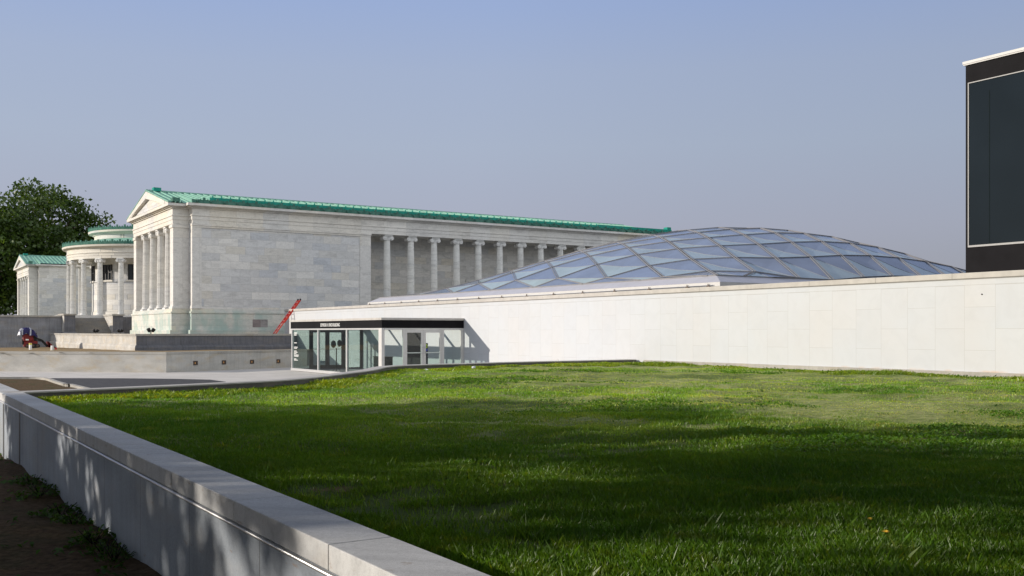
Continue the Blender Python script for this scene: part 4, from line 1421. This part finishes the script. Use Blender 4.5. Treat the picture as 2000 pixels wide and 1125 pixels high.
for _ in range(120):
    t = 4 + 20 * rng.random() ** 1.2; rr = (rng.random() * 2 - 1) * .54 * t
    x, y = TR(t, rr)
    if inside(np.array([x]), np.array([y]), .15)[0]:
        weed_cloud(x, y, .06 + .08 * rng.random(), 12, .025, .005 + .0016 * t, (.8, .95, 1.1))
for _ in range(60):
    x = XI + rng.random() * (XW - XI); y = np.interp(x, KX, KY) - .15 - rng.random() * .7
    weed_cloud(x, y, .2, 22, .07, .055, (1.4, 1.25, .9))
for _ in range(26):
    y = 14 + rng.random() * 14; x = XW - .2 - rng.random() * .5
    weed_cloud(x, y, .25, 26, .09, .06, (1.25, 1.2, .8))
wd = mesh_np('weeds', np.concatenate(AV), np.concatenate(AF), M['weed'], np.concatenate(AT))
tag(wd, 'broad leaved weeds in loose drifts among the grass', 'weeds', kind='stuff')

# weeds at the foot of the granite wall, each a plant
wl = ['lowest', 'leafy', 'dense', 'small', 'spreading', 'thin', 'tall']
spots = [(70, 948, .24, 'narrow leaved weed against the granite wall, farthest up the soil bed'), (88, 968, .28, 'low spreading weed against the granite wall, second of the row from the far end'),
         (152, 1003, .30, 'tallest leafy weed standing against the granite wall on the soil'), (160, 1025, .24, 'dense dark weed just in front of the tallest one by the granite wall'),
         (200, 1062, .26, 'broad weed on the soil below the middle of the granite wall'), (228, 1082, .20, 'ragged small weed near the wall foot, nearest but one to the viewer'),
         (245, 1100, .16, 'flat little weed nearest the viewer beside the granite wall')]
for px, py, s, lab in spots:
    x, y = G(px, py, -1.95)
    x = min(x, XO - .12)
    z = float(soil_z(np.array(x), np.array(y)))
    q = empty('weed_plant', (x, y, z), lab, 'weed', 'weeds along the foot of the granite wall')
    AV, AF, AT = [], [], []; cnt = 0
    weed_cloud(x - .05, y, s * .75, 110, .12, s * .2, (.6, .7, .6), zf=lambda a, b_: soil_z(a, b_))
    mesh_np('leaves', np.concatenate(AV), np.concatenate(AF), M['weed'], np.concatenate(AT), q)
    b = MB()
    for k in range(6):
        a = k * 1.05; b.tube([(x - .05, y, z - .02), (x - .05 + s * .5 * math.cos(a), y + s * .4 * math.sin(a), z + .13)], .004, 5)
    b.build('stem', M['weed'], q)
AV, AF, AT = [], [], []; cnt = 0
for _ in range(110):
    y = 3.5 + 16 * rng.random(); x = XO - .1 - (rng.random() ** 1.5) * 3.2
    weed_cloud(x, y, .12, 8, .03, .05, (.7, .8, .7), zf=lambda a, b_: soil_z(a, b_))
tag(mesh_np('soil_weeds', np.concatenate(AV), np.concatenate(AF), M['weed'], np.concatenate(AT)), 'sparse seedlings scattered over the bare soil bed', 'weeds', kind='stuff')


def tree(loc, height, crown_r, crown_z, nclump, leaves, leaf, label, group, seed, squash=.9, trunk_r=.28, gap=.0, spread=1.0, lean=(0, 0)):
    R = np.random.default_rng(seed)
    x0, y0, z0 = loc
    q = empty('tree', loc, label, 'tree', group)
    top = z0 + height
    b = MB()
    zc = z0 + crown_z
    b.tube([(x0, y0, z0 - .3), (x0 + .1, y0, z0 + height * .25), (x0 - .1 + lean[0] * .4, y0 + .1 + lean[1] * .4, z0 + height * .55), (x0 + lean[0], y0 + lean[1], z0 + height * .88)],
           [trunk_r * 1.3, trunk_r, trunk_r * .7, trunk_r * .15], 10)
    cz0 = (zc + top) / 2; hz = (top - zc) / 2
    V = []; centres = []
    for k in range(nclump):
        while True:
            p = R.normal(size=3); p /= np.linalg.norm(p)
            rad = (.35 + .65 * R.random() ** .5)
            p = p * rad
            if p[2] > -.95: break
        taper = 1 - .25 * max(0, -p[2])
        c = np.array([x0 + lean[0] * .5 + p[0] * crown_r * taper * spread, y0 + lean[1] * .5 + p[1] * crown_r * taper, cz0 + p[2] * hz])
        centres.append(c)
        if k % 3 == 0:
            st_ = np.array([x0, y0, z0 + height * (.22 + .45 * R.random())])
            mid = (st_ + c) / 2 + np.array([0, 0, -.06 * height * R.random()])
            b.tube([tuple(st_), tuple(mid), tuple(c)], [trunk_r * .35, trunk_r * .2, trunk_r * .05], 6)
    b.build('trunk', M['bark'], q)
    for c in centres:
        cr = crown_r * (.16 + .14 * R.random())
        n = int(leaves * (.6 + .8 * R.random()))
        d = R.normal(size=(n, 3)); d /= np.linalg.norm(d, axis=1)[:, None]
        d *= (R.random((n, 1)) ** .45) * cr * np.array([1.25, 1.25, .75])
        p = c + d
        u = R.normal(size=(n, 3)); u /= np.linalg.norm(u, axis=1)[:, None]
        w = np.cross(u, R.normal(size=(n, 3))); w /= np.linalg.norm(w, axis=1)[:, None]
        L = (leaf * (.6 + .8 * R.random(n)))[:, None]
        V.append(np.stack([p - u * L * .5, p + w * L * .32, p + u * L * .5, p - w * L * .32], 1).reshape(-1, 3))
    V = np.concatenate(V)
    mesh_np('crown', V, np.arange(len(V) // 4)[:, None] * 4 + np.array([[0, 1, 2, 3]]), M['leaf'], None, q)
    return q


# big trees behind the far wing
x, y = W(85, 172)
tree((x, y, -1.2), 26.5, 10.8, 3.0, 165, 120, .62, 'tall broadleaf tree rising behind the far wing of the temple', 'trees behind the temple', 5, trunk_r=.5)
x, y = W(-25, 166)
tree((x, y, -1.2), 24.6, 9.5, 2.5, 145, 120, .62, 'dark bushy tree at the far left, cut by the edge of the photo', 'trees behind the temple', 6, trunk_r=.45)
x, y = W(158, 178)
tree((x, y, -1.2), 20.5, 7.5, 3.0, 62, 105, .6, 'lower tree showing between the tall tree and the round porch', 'trees behind the temple', 8, trunk_r=.4)
# trees beside the camera shade the lawn; the bigger ones added unseen to block sky
for i, (t, rr, hgt, cr, cz, ncl, lv, lab, sd) in enumerate((
        (13.0, -21.0, 7.9, 2.9, 2.2, 100, 78, 'leafy street tree left of the lawn, standing farthest from the viewer', 21),
        (9.6, -20.5, 7.4, 2.7, 2.2, 100, 70, 'leafy street tree left of the lawn, second farthest from the viewer', 22),
        (6.0, -22.0, 10.0, 2.9, 2.4, 92, 58, 'tall street tree left of the lawn, second nearest the viewer', 23),
        (.2, -19.0, 11.0, 3.4, 6.0, 95, 62, 'street tree left of the lawn beside the viewer', 24),
        (3.0, -9.5, 16.5, 7.0, 7.6, 200, 120, 'big unseen tree added to block sky, crown over the soil bed beside the viewer', 25),
        (10.2, -11.0, 16.0, 6.0, 8.4, 170, 120, 'big unseen tree added to block sky, ahead of the viewer on the left', 26),
        (-10.0, -13.0, 15.0, 7.0, 2.4, 170, 120, 'low branched unseen tree added to block sky behind the viewer, on the soil bed side', 28),
        (-13.0, 1.0, 16.0, 7.5, 2.4, 170, 120, 'low branched unseen tree added to block sky behind the viewer, in the middle', 29),
        (-9.0, 15.0, 15.0, 7.5, 2.4, 170, 120, 'low branched unseen tree added to block sky behind the viewer, on the lawn side', 30),
        (-3.0, 4.0, 18.0, 8.8, 8.4, 240, 130, 'biggest unseen tree, added to block sky, on the lawn behind the viewer', 27))):
    x, y = TR(t, rr)
    tree((x, y, -2.1), hgt, cr, cz, ncl, lv, .30 if i < 4 else .45, lab, 'street trees left of the lawn', sd, trunk_r=.16 if i < 4 else .3, lean=(1.6, 1.6) if i == 9 else (0, 0))

# ------------------------------------------------------------------ light, sky, camera
EL = math.radians(16.5)
ddir = Vector((.88 * math.cos(EL), -.475 * math.cos(EL), -math.sin(EL)))
su_ = bpy.data.lights.new('sun', 'SUN')
su_.energy = 3.4; su_.angle = math.radians(.53); su_.color = (1.0, .90, .78)
so = bpy.data.objects.new('sun', su_); COL.objects.link(so)
so.rotation_euler = ddir.to_track_quat('-Z', 'Y').to_euler()
w = bpy.data.worlds.new('World'); sc.world = w; w.use_nodes = True
nt = w.node_tree
bg = nt.nodes['Background']
sky = nt.nodes.new('ShaderNodeTexSky'); sky.sky_type = 'NISHITA'; sky.sun_disc = False
sky.sun_elevation = EL; sky.sun_rotation = math.atan2(-.88, .475)
sky.air_density = 1.0; sky.dust_density = 1.2; sky.ozone_density = 2.5; sky.altitude = 100
N_ = Nodes(nt)
dirz = N_.xyz(N_.n('TexCoord').outputs['Generated'])[2]
hz_ = N_.ramp(dirz, [(.0, (.60, .59, .68)), (.10, (.725, .745, .93)), (.18, (.74, .835, 1.06)), (.25, (.70, .825, 1.13)), (.31, (.61, .78, 1.22)), (.40, (.62, .76, 1.15)), (.60, (.72, .78, 1.0)), (1.0, (.72, .78, .98))])
diry = N_.xyz(N_.n('TexCoord').outputs['Generated'])[1]
back = N_.n('MapRange', Value=diry, i1=-.05, i2=-.75, i3=0.0, i4=1.0).outputs[0]
away = N_.n('MapRange', Value=N_.xyz(N_.n('TexCoord').outputs['Generated'])[0], i1=.5, i2=1.0, i3=1.0, i4=.82).outputs[0]
hz_ = N_.n('VectorMath', _operation='SCALE', i0=hz_, Scale=away).outputs[0]
hz_ = N_.mix(back, hz_, (2.36, 2.42, 2.5))
hazy = N_.n('Mix', _data_type='RGBA', _blend_type='MULTIPLY', i0=1.0, i6=hz_, i7=(2.45, 2.45, 2.45, 1)).outputs[2]
mixd = N_.mix(.93, sky.outputs[0], hazy)
nt.links.new(mixd, bg.inputs['Color'])
bg.inputs['Strength'].default_value = .15

cam = bpy.data.cameras.new('camera')
co = bpy.data.objects.new('camera', cam); COL.objects.link(co)
cam.sensor_width = 36; cam.lens = F / 2000 * 36
cam.shift_y = (HY - 562.5) / 2000
cam.clip_start = .1; cam.clip_end = 6000
co.location = (0, 0, EZ)
co.rotation_euler = Vector((S, C, 0)).to_track_quat('-Z', 'Y').to_euler()
sc.camera = co
sc.view_settings.view_transform = 'Standard'
sc.view_settings.look = 'None'
sc.view_settings.exposure = 0.55
sc.view_settings.gamma = 1.0
sc.render.resolution_x, sc.render.resolution_y = 1024, 576
